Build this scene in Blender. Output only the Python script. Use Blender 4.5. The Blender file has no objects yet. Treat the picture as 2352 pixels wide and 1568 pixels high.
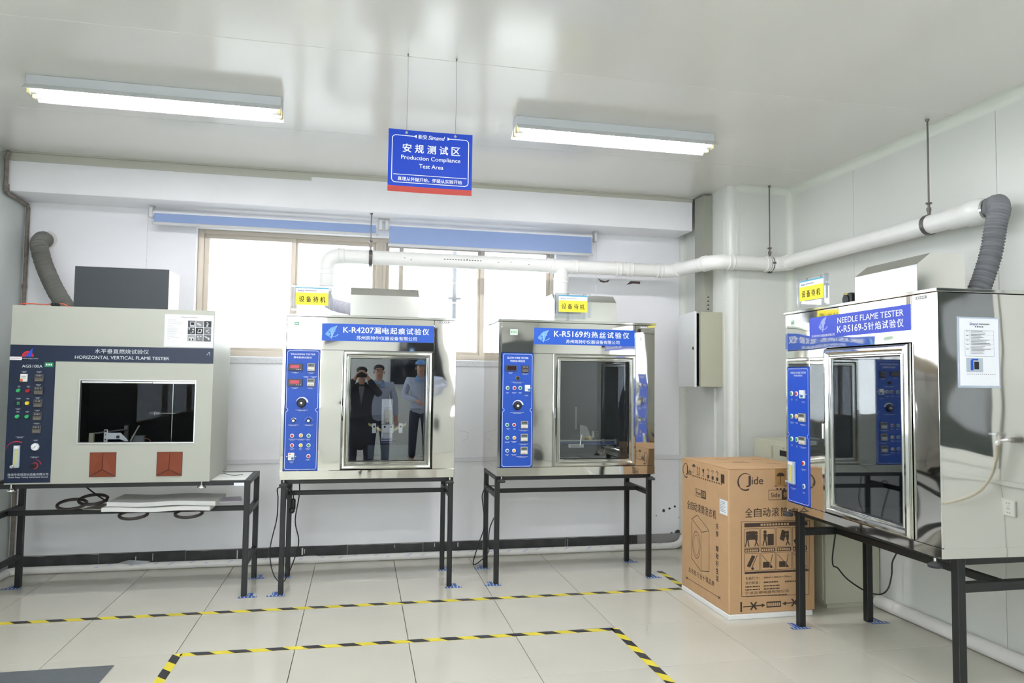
import bpy, bmesh, math, random
from mathutils import Vector, Matrix
random.seed(7)
C = bpy.context.scene.collection
sc = bpy.context.scene

# ------------------------------------------------------------------ camera
def cam_axes(yaw, pitch, roll):
    cy, sy = math.cos(yaw), math.sin(yaw)
    fwd = Vector((sy*math.cos(pitch), cy*math.cos(pitch), math.sin(pitch)))
    right = Vector((cy, -sy, 0)); up = right.cross(fwd)
    r = right*math.cos(roll)+up*math.sin(roll)
    u = -right*math.sin(roll)+up*math.cos(roll)
    return r, u, fwd
r_, u_, f_ = cam_axes(0.20864, 0.05214, 0.01248)
cd = bpy.data.cameras.new('camera'); cam = bpy.data.objects.new('camera', cd); C.objects.link(cam)
cd.sensor_width = 36; cd.lens = 25.07; cd.clip_start = 0.02; cd.clip_end = 200
mw = Matrix.Identity(4)
for i in range(3):
    mw[i][0], mw[i][1], mw[i][2] = r_[i], u_[i], -f_[i]
mw.translation = Vector((0, 0, 1.45)); cam.matrix_world = mw
sc.camera = cam
# ------------------------------------------------------------------ world and exposure
WORLD_STRENGTH = 3.6
TUBE_STRENGTH = 32.0
EXPOSURE = 1.1
w = bpy.data.worlds.new('overcast_sky'); sc.world = w; w.use_nodes = True
bg = w.node_tree.nodes['Background']; bg.inputs[0].default_value = (0.90, 0.94, 1.0, 1); bg.inputs[1].default_value = WORLD_STRENGTH
sc.view_settings.view_transform = 'Standard'; sc.view_settings.look = 'None'
sc.view_settings.exposure = EXPOSURE; sc.view_settings.gamma = 1.0; sc.view_settings.use_curve_mapping = False

# ------------------------------------------------------------------ materials
def lin(c):
    return tuple(((x/255)/12.92 if x/255 <= .04045 else ((x/255+.055)/1.055)**2.4) for x in c)
MATS = {}
def mat(name, col, rough=.5, metal=0., spec=.5, noise=0., nscale=8., bump=0., bscale=4., bdist=.004, emit=None, es=1., coat=0., alpha=1.):
    if name in MATS: return MATS[name]
    m = bpy.data.materials.new(name); m.use_nodes = True; nt = m.node_tree; b = nt.nodes['Principled BSDF']
    c = lin(col); b.inputs['Base Color'].default_value = (*c, 1)
    b.inputs['Roughness'].default_value = rough; b.inputs['Metallic'].default_value = metal
    b.inputs['Specular IOR Level'].default_value = spec; b.inputs['Coat Weight'].default_value = coat
    b.inputs['Coat Roughness'].default_value = .05
    if emit: b.inputs['Emission Color'].default_value = (*lin(emit), 1); b.inputs['Emission Strength'].default_value = es
    if noise or bump:
        tc = nt.nodes.new('ShaderNodeTexCoord')
    if noise:
        n = nt.nodes.new('ShaderNodeTexNoise'); n.inputs['Scale'].default_value = nscale; n.inputs['Detail'].default_value = 5
        nt.links.new(tc.outputs['Object'], n.inputs['Vector'])
        mr = nt.nodes.new('ShaderNodeMapRange'); mr.inputs[1].default_value = .3; mr.inputs[2].default_value = .7
        mr.inputs[3].default_value = 1-noise; mr.inputs[4].default_value = 1+noise
        nt.links.new(n.outputs['Fac'], mr.inputs[0])
        vm = nt.nodes.new('ShaderNodeVectorMath'); vm.operation = 'SCALE'; vm.inputs[0].default_value = c
        nt.links.new(mr.outputs[0], vm.inputs['Scale']); nt.links.new(vm.outputs[0], b.inputs['Base Color'])
    if bump:
        n2 = nt.nodes.new('ShaderNodeTexNoise'); n2.inputs['Scale'].default_value = bscale; n2.inputs['Detail'].default_value = 1.0
        nt.links.new(tc.outputs['Object'], n2.inputs['Vector'])
        bp = nt.nodes.new('ShaderNodeBump'); bp.inputs['Strength'].default_value = bump; bp.inputs['Distance'].default_value = bdist
        nt.links.new(n2.outputs['Fac'], bp.inputs['Height']); nt.links.new(bp.outputs[0], b.inputs['Normal'])
    MATS[name] = m; return m

def glass(name, tint, refl, rough=.0):
    m = bpy.data.materials.new(name); m.use_nodes = True; nt = m.node_tree
    for n in list(nt.nodes):
        if n.type == 'BSDF_PRINCIPLED': nt.nodes.remove(n)
    out = [n for n in nt.nodes if n.type == 'OUTPUT_MATERIAL'][0]
    t = nt.nodes.new('ShaderNodeBsdfTransparent'); t.inputs[0].default_value = (*tint, 1)
    g = nt.nodes.new('ShaderNodeBsdfGlossy'); g.inputs['Roughness'].default_value = rough; g.inputs[0].default_value = (.95, .97, 1, 1)
    mx = nt.nodes.new('ShaderNodeMixShader'); mx.inputs[0].default_value = refl
    nt.links.new(t.outputs[0], mx.inputs[1]); nt.links.new(g.outputs[0], mx.inputs[2]); nt.links.new(mx.outputs[0], out.inputs[0])
    return m

WHITEWALL = mat('wall_paint', (240, 240, 243), .7, noise=.02, nscale=3)
LEFTWALL = mat('left_panel_paint', (196, 203, 200), .5)
PANEL = mat('sandwich_panel', (212, 214, 208), .34, noise=.01, nscale=2)
PANELCEIL = mat('ceiling_panel_paint', (220, 219, 214), .17, spec=.8, bump=.1, bscale=1.6, bdist=.01)
TRIMM = mat('cove_trim', (214, 218, 208), .4)
TRIMG = mat('beam_trim_paint', (190, 190, 178), .5)
GROUT = mat('tile_grout', (120, 118, 108), .8)
TILEM = mat('polished_tile', (205, 203, 190), .10, noise=.03, nscale=2.2, bump=.03, bscale=3)
STEEL = mat('polished_steel', (212, 210, 205), .04, 1., bump=.8, bscale=2.6, bdist=.010)
STEELF = mat('polished_steel_flat', (205, 205, 200), .07, 1., bump=.12, bscale=2.0, bdist=.006)
STEELH = mat('hood_steel', (226, 225, 220), .16, 1., bump=.2, bscale=3, bdist=.004)
BLACKM = mat('black_painted_steel', (22, 24, 25), .42, noise=.08, nscale=20)
LINER = mat('dark_liner', (40, 42, 44), .6)
LINERB = mat('black_liner', (4, 4, 5), .9, spec=.02)
BEIGE = mat('beige_powder_coat', (172, 174, 163), .45, noise=.01, nscale=4)
NAVY = mat('navy_film', (28, 39, 62), .32, spec=.35)
GREYBOX = mat('dark_grey_coat', (50, 55, 59), .5)
BLUE = mat('blue_film', (30, 84, 186), .42)
BLUEP = mat('blue_panel_film', (14, 72, 172), .42)
BLUE4 = mat('violet_blue_film', (50, 72, 190), .42)
WHITE = mat('white_print', (235, 238, 242), .5)
WHITEP = mat('white_plastic', (232, 233, 228), .4)
PVC = mat('white_pvc', (229, 229, 225), .32, noise=.02, nscale=5)
BLACKP = mat('black_plastic', (22, 22, 24), .4)
BLACKI = mat('black_print', (30, 28, 27), .6)
GREYP = mat('grey_plastic', (150, 150, 146), .5)
ALU = mat('aluminium', (205, 205, 203), .3, .9)
ALUW = mat('window_aluminium', (190, 180, 165), .4, .3)
CHROME = mat('chrome', (225, 225, 225), .12, 1.)
DUCTG = mat('grey_duct_fabric', (120, 122, 126), .6)
DUCTD = mat('dark_duct_fabric', (112, 112, 106), .65)
RED = mat('red_lens', (172, 28, 40), .3); GREEN = mat('green_lens', (24, 140, 84), .3)
YELL = mat('yellow_lens', (226, 200, 40), .3); ORAN = mat('amber_lens', (222, 166, 52), .3); BLUL = mat('blue_lens', (38, 110, 170), .3)
BRIGHTG = mat('bright_green_button', (40, 170, 100), .35)
YSIGN = mat('yellow_print', (242, 226, 58), .5)
BLINDF = mat('blue_blind_fabric', (140, 160, 200), .8)
BLINDW = mat('white_blind_tube', (222, 222, 224), .5)
CARTON = mat('cardboard', (190, 154, 114), .75, noise=.03, nscale=14)
CINK = mat('carton_ink', (66, 52, 42), .7)
FOAM = mat('white_foam', (232, 232, 230), .85, bump=.3, bscale=90, bdist=.002)
RUST = mat('rusty_conduit', (120, 112, 104), .7, noise=.25, nscale=30)
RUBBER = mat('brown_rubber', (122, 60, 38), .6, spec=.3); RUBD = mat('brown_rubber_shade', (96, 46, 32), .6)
PAPER = mat('paper', (232, 235, 240), .6)
SLEEVE = mat('plastic_sleeve', (176, 186, 200), .15)
DISPB = mat('display_bezel', (70, 70, 74), .4)
LED = mat('red_display', (110, 14, 30), .2, emit=(200, 20, 60), es=.08)
ACRY = glass('clear_acrylic', (.93, .94, .96), .10)
WPANE = glass('window_glass', (.96, .98, .98), .05)
TINT2 = glass('reflective_door_glass', (.86, .88, .90), .13)
TINT = glass('tinted_door_glass', (.84, .86, .87), .065)
TINT1 = glass('clear_sash_glass', (.92, .94, .94), .004)
TUBEM = mat('fluorescent_tube', (255, 255, 255), .3, emit=(252, 250, 255), es=TUBE_STRENGTH)
TAPEB = mat('blue_floor_tape', (40, 92, 170), .4); TAPEW = mat('white_floor_tape', (226, 230, 238), .4)
CABM = mat('cabinet_enamel', (190, 190, 170), .45, noise=.02, nscale=6)
EBOX = mat('electric_box_enamel', (176, 176, 156), .5)
EBOXD = mat('electric_box_door', (214, 216, 214), .45)
DUCTM = mat('trunking_enamel', (150, 152, 140), .5)
SKIRT = mat('black_skirting_tile', (58, 58, 58), .55, noise=.3, nscale=14)
HOSE = mat('cream_hose', (214, 208, 190), .45)
ORWIRE = mat('orange_wire', (214, 82, 40), .5)

# ------------------------------------------------------------------ mesh builder
class B:
    """collects shapes; frame=(origin, angle about z): local x, y (into the surface), z"""
    def __init__(s, frame=((0, 0, 0), 0.)):
        s.v = []; s.f = []; s.mi = []; s.mats = []; s.cur = 0
        o, a = frame; s.o = Vector(o); s.ca = math.cos(a); s.sa = math.sin(a)
    def m(s, material):
        if material not in s.mats: s.mats.append(material)
        s.cur = s.mats.index(material); return s
    def T(s, p):
        x, y, z = p
        return (s.o.x+x*s.ca-y*s.sa, s.o.y+x*s.sa+y*s.ca, s.o.z+z)
    def add(s, vs, fs):
        n = len(s.v); s.v += [s.T(p) for p in vs]
        for f in fs: s.f.append([i+n for i in f]); s.mi.append(s.cur)
        return s
    def box(s, x0, x1, y0, y1, z0, z1, b=0.):
        if x1 < x0: x0, x1 = x1, x0
        if y1 < y0: y0, y1 = y1, y0
        if z1 < z0: z0, z1 = z1, z0
        X = (x0, x1); Y = (y0, y1); Z = (z0, z1)
        if b <= 0:
            vs = [(X[i], Y[j], Z[k]) for i in (0, 1) for j in (0, 1) for k in (0, 1)]
            return s.add(vs, [(0, 1, 3, 2), (4, 6, 7, 5), (0, 4, 5, 1), (2, 3, 7, 6), (0, 2, 6, 4), (1, 5, 7, 3)])
        b = min(b, (x1-x0)*.49, (y1-y0)*.49, (z1-z0)*.49)
        vs = []; idx = {}
        for i in (0, 1):
            for j in (0, 1):
                for k in (0, 1):
                    sx = b if i == 0 else -b; sy = b if j == 0 else -b; sz = b if k == 0 else -b
                    for a, p in enumerate([(X[i], Y[j]+sy, Z[k]+sz), (X[i]+sx, Y[j], Z[k]+sz), (X[i]+sx, Y[j]+sy, Z[k])]):
                        idx[(i, j, k, a)] = len(vs); vs.append(p)
        fs = []
        for i in (0, 1): fs.append([idx[(i, j, k, 0)] for j, k in ((0, 0), (1, 0), (1, 1), (0, 1))])
        for j in (0, 1): fs.append([idx[(i, j, k, 1)] for i, k in ((0, 0), (1, 0), (1, 1), (0, 1))])
        for k in (0, 1): fs.append([idx[(i, j, k, 2)] for i, j in ((0, 0), (1, 0), (1, 1), (0, 1))])
        for i in (0, 1):
            for j in (0, 1): fs.append([idx[(i, j, 0, 0)], idx[(i, j, 1, 0)], idx[(i, j, 1, 1)], idx[(i, j, 0, 1)]])
        for i in (0, 1):
            for k in (0, 1): fs.append([idx[(i, 0, k, 0)], idx[(i, 1, k, 0)], idx[(i, 1, k, 2)], idx[(i, 0, k, 2)]])
        for j in (0, 1):
            for k in (0, 1): fs.append([idx[(0, j, k, 1)], idx[(1, j, k, 1)], idx[(1, j, k, 2)], idx[(0, j, k, 2)]])
        for i in (0, 1):
            for j in (0, 1):
                for k in (0, 1): fs.append([idx[(i, j, k, 0)], idx[(i, j, k, 1)], idx[(i, j, k, 2)]])
        return s.add(vs, fs)
    def tube(s, path, r, n=14, cap=True, corr=None):
        P = [Vector(p) for p in path]; m_ = len(P)
        rr = r if callable(r) else (lambda t: r)
        t0 = (P[1]-P[0]).normalized()
        ref = Vector((0, 0, 1)) if abs(t0.z) < .9 else Vector((1, 0, 0))
        u = t0.cross(ref).normalized(); vs = []; L = 0
        for i, p in enumerate(P):
            if i: L += (P[i]-P[i-1]).length
            t = (P[min(i+1, m_-1)]-P[max(i-1, 0)]).normalized()
            u = (u-t*u.dot(t)).normalized(); v = t.cross(u)
            R = rr(L)
            vs += [tuple(p+u*R*math.cos(2*math.pi*k/n)+v*R*math.sin(2*math.pi*k/n)) for k in range(n)]
        fs = [(i*n+k, i*n+(k+1) % n, (i+1)*n+(k+1) % n, (i+1)*n+k) for i in range(m_-1) for k in range(n)]
        if cap: fs += [list(range(n)), [(m_-1)*n+k for k in range(n)]]
        return s.add(vs, fs)
    def cyl(s, p0, p1, r, n=20, r2=None):
        L = (Vector(p1)-Vector(p0)).length
        if r2 is None: return s.tube([p0, p1], r, n)
        return s.tube([p0, p1], lambda t: r if t < L*.5 else r2, n)
    def lathe(s, p0, axis, prof, n=20):
        a = Vector(axis).normalized(); p0 = Vector(p0)
        ref = Vector((0, 0, 1)) if abs(a.z) < .9 else Vector((1, 0, 0)); u = a.cross(ref).normalized(); v = a.cross(u); vs = []
        for (d, R) in prof:
            vs += [tuple(p0+a*d+u*R*math.cos(2*math.pi*k/n)+v*R*math.sin(2*math.pi*k/n)) for k in range(n)]
        m_ = len(prof); fs = [(i*n+k, i*n+(k+1) % n, (i+1)*n+(k+1) % n, (i+1)*n+k) for i in range(m_-1) for k in range(n)]
        fs += [list(range(n)), [(m_-1)*n+k for k in range(n)]]
        return s.add(vs, fs)
    pc = 0
    def poly(s, pts, y=-.0008):            # flat print polygon in the x,z plane; overlapping prints never coincide
        s.pc = (s.pc+1) % 41; y -= s.pc*2.5e-6
        return s.add([(p[0], y, p[1]) for p in pts], [list(range(len(pts)))])
    def rect(s, x0, x1, z0, z1, y=-.0008): return s.poly([(x0, z0), (x1, z0), (x1, z1), (x0, z1)], y)
    def line(s, x0, z0, x1, z1, w=.002, y=-.0008):
        d = Vector((x1-x0, z1-z0)); d.normalize(); n = Vector((-d.y, d.x))*w/2
        return s.poly([(x0+n.x, z0+n.y), (x1+n.x, z1+n.y), (x1-n.x, z1-n.y), (x0-n.x, z0-n.y)], y)
    def pline(s, pts, w=.002, y=-.0008, closed=False):
        q = list(pts)+([pts[0]] if closed else [])
        for a, b in zip(q[:-1], q[1:]): s.line(*a, *b, w, y)
        return s
    def arc(s, x, z, r0, r1, a0, a1, y=-.0008, n=18, w0=None):
        s.pc = (s.pc+1) % 41; y -= s.pc*2.5e-6; vs = []; fs = []
        for i in range(n+1):
            t = i/n; a = math.radians(a0+(a1-a0)*t); rr = r1 if w0 is None else r0+(w0+(r1-r0-w0)*t)
            vs += [(x+r0*math.cos(a), y, z+r0*math.sin(a)), (x+rr*math.cos(a), y, z+rr*math.sin(a))]
        for i in range(n): fs.append((2*i, 2*i+1, 2*i+3, 2*i+2))
        return s.add(vs, fs)
    def disc(s, x, z, r, y=-.0008, n=20):
        return s.poly([(x+r*math.cos(2*math.pi*k/n), z+r*math.sin(2*math.pi*k/n)) for k in range(n)], y)
    def mitre(s, x0, x1, z0, z1, prof):    # rectangular frame with a moulded profile (inset, y)
        vs = []; fs = []
        for (i, y) in prof: vs += [(x0+i, y, z0+i), (x1-i, y, z0+i), (x1-i, y, z1-i), (x0+i, y, z1-i)]
        m_ = len(prof)
        for a in range(m_-1):
            for k in range(4): fs.append((a*4+k, a*4+(k+1) % 4, (a+1)*4+(k+1) % 4, (a+1)*4+k))
        for k in range(4): fs.append(((m_-1)*4+k, (m_-1)*4+(k+1) % 4, (k+1) % 4, k))
        return s.add(vs, fs)
    def build(s, name, material=None, parent=None, smooth=30, recalc=True):
        me = bpy.data.meshes.new(name); me.from_pydata(s.v, [], s.f)
        mats = s.mats or [material]
        for m_ in mats: me.materials.append(m_)
        if s.mats: me.polygons.foreach_set('material_index', s.mi)
        if recalc:
            bm = bmesh.new(); bm.from_mesh(me); bmesh.ops.recalc_face_normals(bm, faces=bm.faces); bm.to_mesh(me); bm.free()
        if smooth:
            me.polygons.foreach_set('use_smooth', [True]*len(me.polygons)); me.set_sharp_from_angle(angle=math.radians(smooth))
        me.update()
        o = bpy.data.objects.new(name, me); C.objects.link(o)
        if parent: o.parent = parent
        return o

def tag(o, label=None, cat=None, group=None, kind=None):
    if label: o['label'] = label
    if cat: o['category'] = cat
    if group: o['group'] = group
    if kind: o['kind'] = kind
    return o
def empty(name, loc, rz=0.): 
    o = bpy.data.objects.new(name, None); C.objects.link(o); o.location = loc; o.rotation_euler = (0, 0, rz); o.empty_display_size = .05
    return o
def copy_tree(o, parent=None):
    c = o.copy(); C.objects.link(c)
    if parent: c.parent = parent
    for ch in list(o.children): copy_tree(ch, c)
    return c
def spline(pts, step=.01):
    P = [Vector(p) for p in pts]; P = [P[0]*2-P[1]]+P+[P[-1]*2-P[-2]]; out = []
    for i in range(1, len(P)-2):
        a, b, c, d = P[i-1:i+3]; n = max(2, int((c-b).length/step))
        for k in range(n):
            t = k/n
            out.append(.5*((2*b)+(c-a)*t+(2*a-5*b+4*c-d)*t*t+(3*b-3*c+d-a)*t**3))
    out.append(P[-2]); return out

_tc = {}
def text_mesh(body, bold=0., shear=0.):
    k = (body, bold, shear)
    if k in _tc: return _tc[k]
    cu = bpy.data.curves.new('t', 'FONT'); cu.body = body; cu.size = 1; cu.offset = bold; cu.resolution_u = 3; cu.shear = shear; cu.fill_mode = 'FRONT'
    o = bpy.data.objects.new('t', cu); C.objects.link(o); dg = bpy.context.evaluated_depsgraph_get()
    me = bpy.data.meshes.new_from_object(o.evaluated_get(dg))
    vs = [tuple(v.co) for v in me.vertices]; fs = [tuple(p.vertices) for p in me.polygons]
    bpy.data.objects.remove(o); bpy.data.curves.remove(cu); bpy.data.meshes.remove(me)
    _tc[k] = (vs, fs); return vs, fs
def text(b, body, x0, x1, z0, z1, bold=.0, shear=0., y=-.0012, fit=True):
    vs, fs = text_mesh(body, 0., shear)
    if not vs: return b
    if bold:                            # heavier strokes: the same glyphs laid again a hair to each side
        hh = (z1-z0); q = hh*bold*.75; sub = (q, -q); x0 += q; x1 -= q; z0 += q*.6; z1 -= q*.6
        for i, (qx, qz) in enumerate(((q, 0), (-q, 0), (0, q*.6), (0, -q*.6))): text(b, body, x0+qx, x1+qx, z0+qz, z1+qz, 0., shear, y+.00005*(i+1))
    ax = min(v[0] for v in vs); bx = max(v[0] for v in vs); ay = min(v[1] for v in vs); by = max(v[1] for v in vs)
    sx = (x1-x0)/(bx-ax); sz = (z1-z0)/(by-ay)
    return b.add([(x0+(v[0]-ax)*sx, y, z0+(v[1]-ay)*sz) for v in vs], fs)
def caption(b, x, z, w=.03, y=-.001):   # a two-line printed caption too small to read: a row of tiny marks
    h = .0028
    for row, ww in ((0, w), (1, w*.62)):
        n = max(3, int(ww/.0045)); x0 = x-ww/2
        for i in range(n):
            a = x0+ww*i/n
            b.rect(a, a+ww/n*random.uniform(.5, .85), z-row*.0055, z-row*.0055+h*random.uniform(.6, 1), y)
    return b

# ================================================================== THE SETTING
XL, XR, YB, YR, ZC = -2.47, 3.36, 5.90, -3.4, 3.0
fl = B().box(XL-.2, XR+.2, YR-.2, YB+.3, -.10, -.009).build('floor', GROUT); tag(fl, kind='structure')
tile_full = None
g = .0018
k0 = int(math.floor((XL+.907)/.6)); 
xs = [-.907+.6*k for k in range(k0, 8)]; ys = [4.06+.6*k for k in range(-13, 4)]
for x in xs:
    for y in ys:
        a, b_, c, d = max(x, XL), min(x+.6, XR), max(y, YR), min(y+.6, YB)
        if b_-a < .02 or d-c < .02: continue
        if abs(b_-a-.6) < 1e-6 and abs(d-c-.6) < 1e-6:
            if tile_full is None:
                tile_full = B().box(-.3+g, .3-g, -.3+g, .3-g, -.009, 0, .0007).build('tile', TILEM, fl); o = tile_full
            else:
                o = tile_full.copy(); C.objects.link(o)
            o.location = (x+.3, y+.3, 0)
        else:
            o = B(((-(a+b_)/2, -(c+d)/2, 0), 0)).box(a+g, b_-g, c+g, d-g, -.009, 0, .0007).build('tile', TILEM, fl); o.location = ((a+b_)/2, (c+d)/2, 0)

ce = B().box(XL-.2, XR+.2, YR-.2, YB+.3, ZC+.03, ZC+.15).build('ceiling', TRIMM); tag(ce, kind='structure')
seams = [YB+.02, 4.61, 3.41, 2.21, 1.01, -.19, -1.39, -2.59, YR]
for a, b_ in zip(seams[:-1], seams[1:]):
    B().box(XL, XR, b_+.0015, a-.0015, ZC, ZC+.03, .002).build('ceiling_panel', PANELCEIL, ce)

# back wall with the window opening
WX0, WX1, WZ0, WZ1 = -1.275, 1.63, 1.60, 2.60
bw = B().box(XL-.2, WX0, YB, YB+.24, 0, ZC).box(WX1, XR+.2, YB, YB+.24, 0, ZC).box(WX0, WX1, YB, YB+.24, 0, WZ0).box(WX0, WX1, YB, YB+.24, WZ1, ZC)
wb = bw.build('wall_back', WHITEWALL); tag(wb, kind='structure')
bm_ = B().box(XL, 2.735, 5.56, YB+.01, 2.722, ZC-.001, .004).build('trim_1', WHITEWALL); tag(bm_, kind='structure')
t2 = B().box(XL, 2.735, 5.555, 5.562, 2.965, ZC-.002).box(XL, 2.735, 5.53, 5.562, ZC-.008, ZC-.001).box(XL, -.40, 5.551, 5.556, 2.935, 2.99).build('trim_2', TRIMG); tag(t2, kind='structure')
# chipped paint and drilled holes low on the back wall
hb = B()
for (x, z, r) in ((2.625, .314, .016), (2.68, .33, .012), (2.731, .346, .011), (2.556, .271, .006), (2.77, .25, .005), (2.76, .12, .03), (2.70, .11, .02)):
    hb.add([(x+r*math.cos(t*math.pi/5)*random.uniform(.7, 1.1), YB-.0008, z+r*math.sin(t*math.pi/5)*random.uniform(.7, 1.1)) for t in range(10)], [list(range(10))])
hb.build('drilled_hole', mat('hole_dark', (70, 68, 66), .9), wb, smooth=0)
pp = B()
pp.poly([(2.01, 2.335), (2.04, 2.318), (2.075, 2.312), (2.12, 2.33), (2.10, 2.305), (2.06, 2.298), (2.03, 2.305)], YB-.001).poly([(2.31, 2.322), (2.40, 2.322), (2.40, 2.30), (2.33, 2.302), (2.27, 2.285)], YB-.001)
pp.build('peeled_paint_mark', mat('mark_brown', (92, 78, 74), .9), wb, smooth=0)
gh = B()
gh.pline([(0.806, 1.02), (0.885, 1.00), (.885, .95), (.84, .93)], .002)
ghs = gh.build('pencil_mark', mat('pencil_grey', (190, 190, 192), .8), wb, smooth=0); ghs.location = (.0, YB-.0005, 0)

wl = B().box(XL-.2, XL, 1.2, YB+.24, 0, ZC).box(XL-.2, XL, YR-.2, -2.9, 0, ZC).box(XL-.2, XL, -2.9, 1.2, 0, .85).box(XL-.2, XL, -2.9, 1.2, 2.75, ZC).build('wall_left', LEFTWALL)
o = empty('window_6', (XL, -.85, .85)); tag(o, kind='structure')  # unseen window added in the left wall to let in more daylight
B(((0, -2.05, -.85), math.pi/2)).mitre(0, 4.1, .85, 2.75, [(0, .08), (0, .02), (.05, .02), (.05, .08)]).box(1.33, 1.38, .02, .08, .9, 2.7).box(2.7, 2.75, .02, .08, .9, 2.7).build('window_frame', ALUW, o)
B(((0, -2.05, -.85), math.pi/2)).box(.05, 4.05, .05, .055, .9, 2.7).build('pane', WPANE, o)
dr = B().m(ALU).box(2.42, 3.34, YR, YR+.04, 0, 2.35).m(mat('door_grey', (84, 90, 92), .4)).box(2.47, 3.29, YR+.035, YR+.05, .01, 2.30).build('door_1'); tag(dr, kind='structure')
B().m(CHROME).box(2.52, 2.55, YR+.05, YR+.09, .95, 1.12, .004).build('door_handle', parent=dr); tag(wl, kind='structure')
# rear wall with a dark window into the next room and a door (seen only in the mirrors)
ADDED_WINDOWS = ((-2.35, -.62), (1.60, 2.30))  # two windows added behind the viewpoint as fill light for the back wall
wr_ = B().box(XL-.2, XR+.2, YR-.2, YR, 0, .85).box(XL-.2, XR+.2, YR-.2, YR, 2.75, ZC)
for a, b_ in ((XL-.2, ADDED_WINDOWS[0][0]), (ADDED_WINDOWS[0][1], ADDED_WINDOWS[1][0]), (ADDED_WINDOWS[1][1], XR+.2)): wr_.box(a, b_, YR-.2, YR, .85, 2.75)
wr_ = wr_.build('wall_rear', PANEL); tag(wr_, kind='structure')
o = B().m(ALU).box(-.58, .16, YR, YR+.05, 1.92, 2.36).m(mat('dark_room_glass', (26, 28, 30), .06)).box(-.54, .12, YR+.045, YR+.052, 1.96, 2.32).build('window_7'); tag(o, kind='structure')  # dark window added to put dark reflections into the polished steel
rw = B().m(ALU).box(.50, 1.45, YR, YR+.05, 1.28, 2.3).m(mat('dark_room_glass', (26, 28, 30), .06)).box(.54, 1.41, YR+.045, YR+.052, 1.32, 2.26).build('window_3'); tag(rw, kind='structure')
for k, (a, b_) in enumerate(ADDED_WINDOWS):
    o = empty('window_%d' % (4+k), ((a+b_)/2, YR, .85)); tag(o, kind='structure'); cxx = (a+b_)/2
    B(((-cxx, 0, -.85), 0)).mitre(a, b_, .85, 2.75, [(0, -.08), (0, -.02), (.05, -.02), (.05, -.08)]).box(cxx-.025, cxx+.025, -.08, -.02, .9, 2.7).build('window_frame', ALUW, o)
    B(((-cxx, 0, -.85), 0)).box(a+.05, b_-.05, -.055, -.050, .9, 2.7).build('pane', WPANE, o)

# right wall of vertical sandwich panels, with a window near the camera
wrt = B().box(XR+.03, XR+.2, YR-.2, YB+.24, 0, ZC).build('wall_right', GROUT); tag(wrt, kind='structure')
ps = [5.9, 5.55, 4.35, 3.20, 2.05]
def rpanel(y0, y1, z0=0, z1=ZC): B().box(XR, XR+.03, y0+.0015, y1-.0015, z0, z1, .0015).build('wall_panel', PANEL, wrt)
for a, b_ in zip(ps[:-1], ps[1:]): rpanel(b_, a)
rpanel(.85, 2.05, 0, 1.0); rpanel(.85, 2.05, 2.2, ZC)
for a in (.85, -.35, -1.55, -2.75): rpanel(max(a-1.2, YR), a)
win2 = B().mitre(0, 1.2, 1.0, 2.2, [(0, .0), (.0, -.012), (.045, -.012), (.06, 0), (.06, .02), (0, .02)])
w2 = empty('window_2', (XR, 2.05, 0), -math.pi/2); tag(w2, kind='structure')
win2.build('window_frame', PANEL, w2)
B().box(.055, 1.145, .012, .016, 1.055, 2.145).build('pane', mat('dark_window_glass', (40, 50, 48), .05), w2)
dd_ = B().box(XR-.018, XR, -.5, 2.6, .91, .935, .003).build('trim_3', PANEL); tag(dd_, kind='structure')
# alcove / boxed-in column in the right back corner
al = B().box(2.82, XR+.03, 5.15, YB, 0, ZC).box(2.87, XR+.03, 5.10, 5.15, 0, ZC)
n = 10
al.add([(2.87+.05*math.cos(math.pi+math.pi/2*i/n), 5.15+.05*math.sin(math.pi+math.pi/2*i/n), z) for z in (0, ZC) for i in range(n+1)],
       [(i, i+1, n+2+i, n+1+i) for i in range(n)])
ao = al.build('wall_alcove', PANEL); tag(ao, kind='structure')
def cove(name, p0, p1, a, b, r, material=TRIMM, n=8):   # concave quarter strip: corner at p0..p1, legs along a and b
    p0, p1, a, b = Vector(p0), Vector(p1), Vector(a), Vector(b); vs = []
    for p in (p0, p1):
        c = p+a*r+b*r
        vs += [tuple(c-a*r*math.sin(t*math.pi/2/n)-b*r*math.cos(t*math.pi/2/n)) for t in range(n+1)]+[tuple(p)]
    m_ = n+2; fs = [(i, i+1, m_+i+1, m_+i) for i in range(m_-1)]+[(m_-1, 0, m_, 2*m_-1), list(range(m_)), [m_+i for i in range(m_)]]
    o = B().add(vs, fs).build(name, material); tag(o, kind='structure'); return o
cove('trim_4', (XR, YR, ZC), (XR, 5.10, ZC), (-1, 0, 0), (0, 0, -1), .055)
cove('trim_5', (2.87, 5.10, ZC), (XR, 5.10, ZC), (0, -1, 0), (0, 0, -1), .05)
cove('trim_6', (XR, 5.10, 0), (XR, 5.10, ZC), (-1, 0, 0), (0, -1, 0), .045)
cove('trim_7', (2.82, YB, 0), (2.82, YB, 2.72), (-1, 0, 0), (0, -1, 0), .05)
# slim metal edging strips on the rounded column corner
e1 = B().box(2.812, 2.821, 5.17, 5.19, 0, ZC).box(2.885, 2.90, 5.094, 5.101, 0, ZC).build('trim_8', TRIMM); tag(e1, kind='structure')
# white cable strip on the back wall
s1 = B().box(XL, 2.80, YB-.012, YB, .762, .80, .003).build('trim_9', mat('strip_white', (222, 222, 226), .5)); tag(s1, kind='structure')

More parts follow.
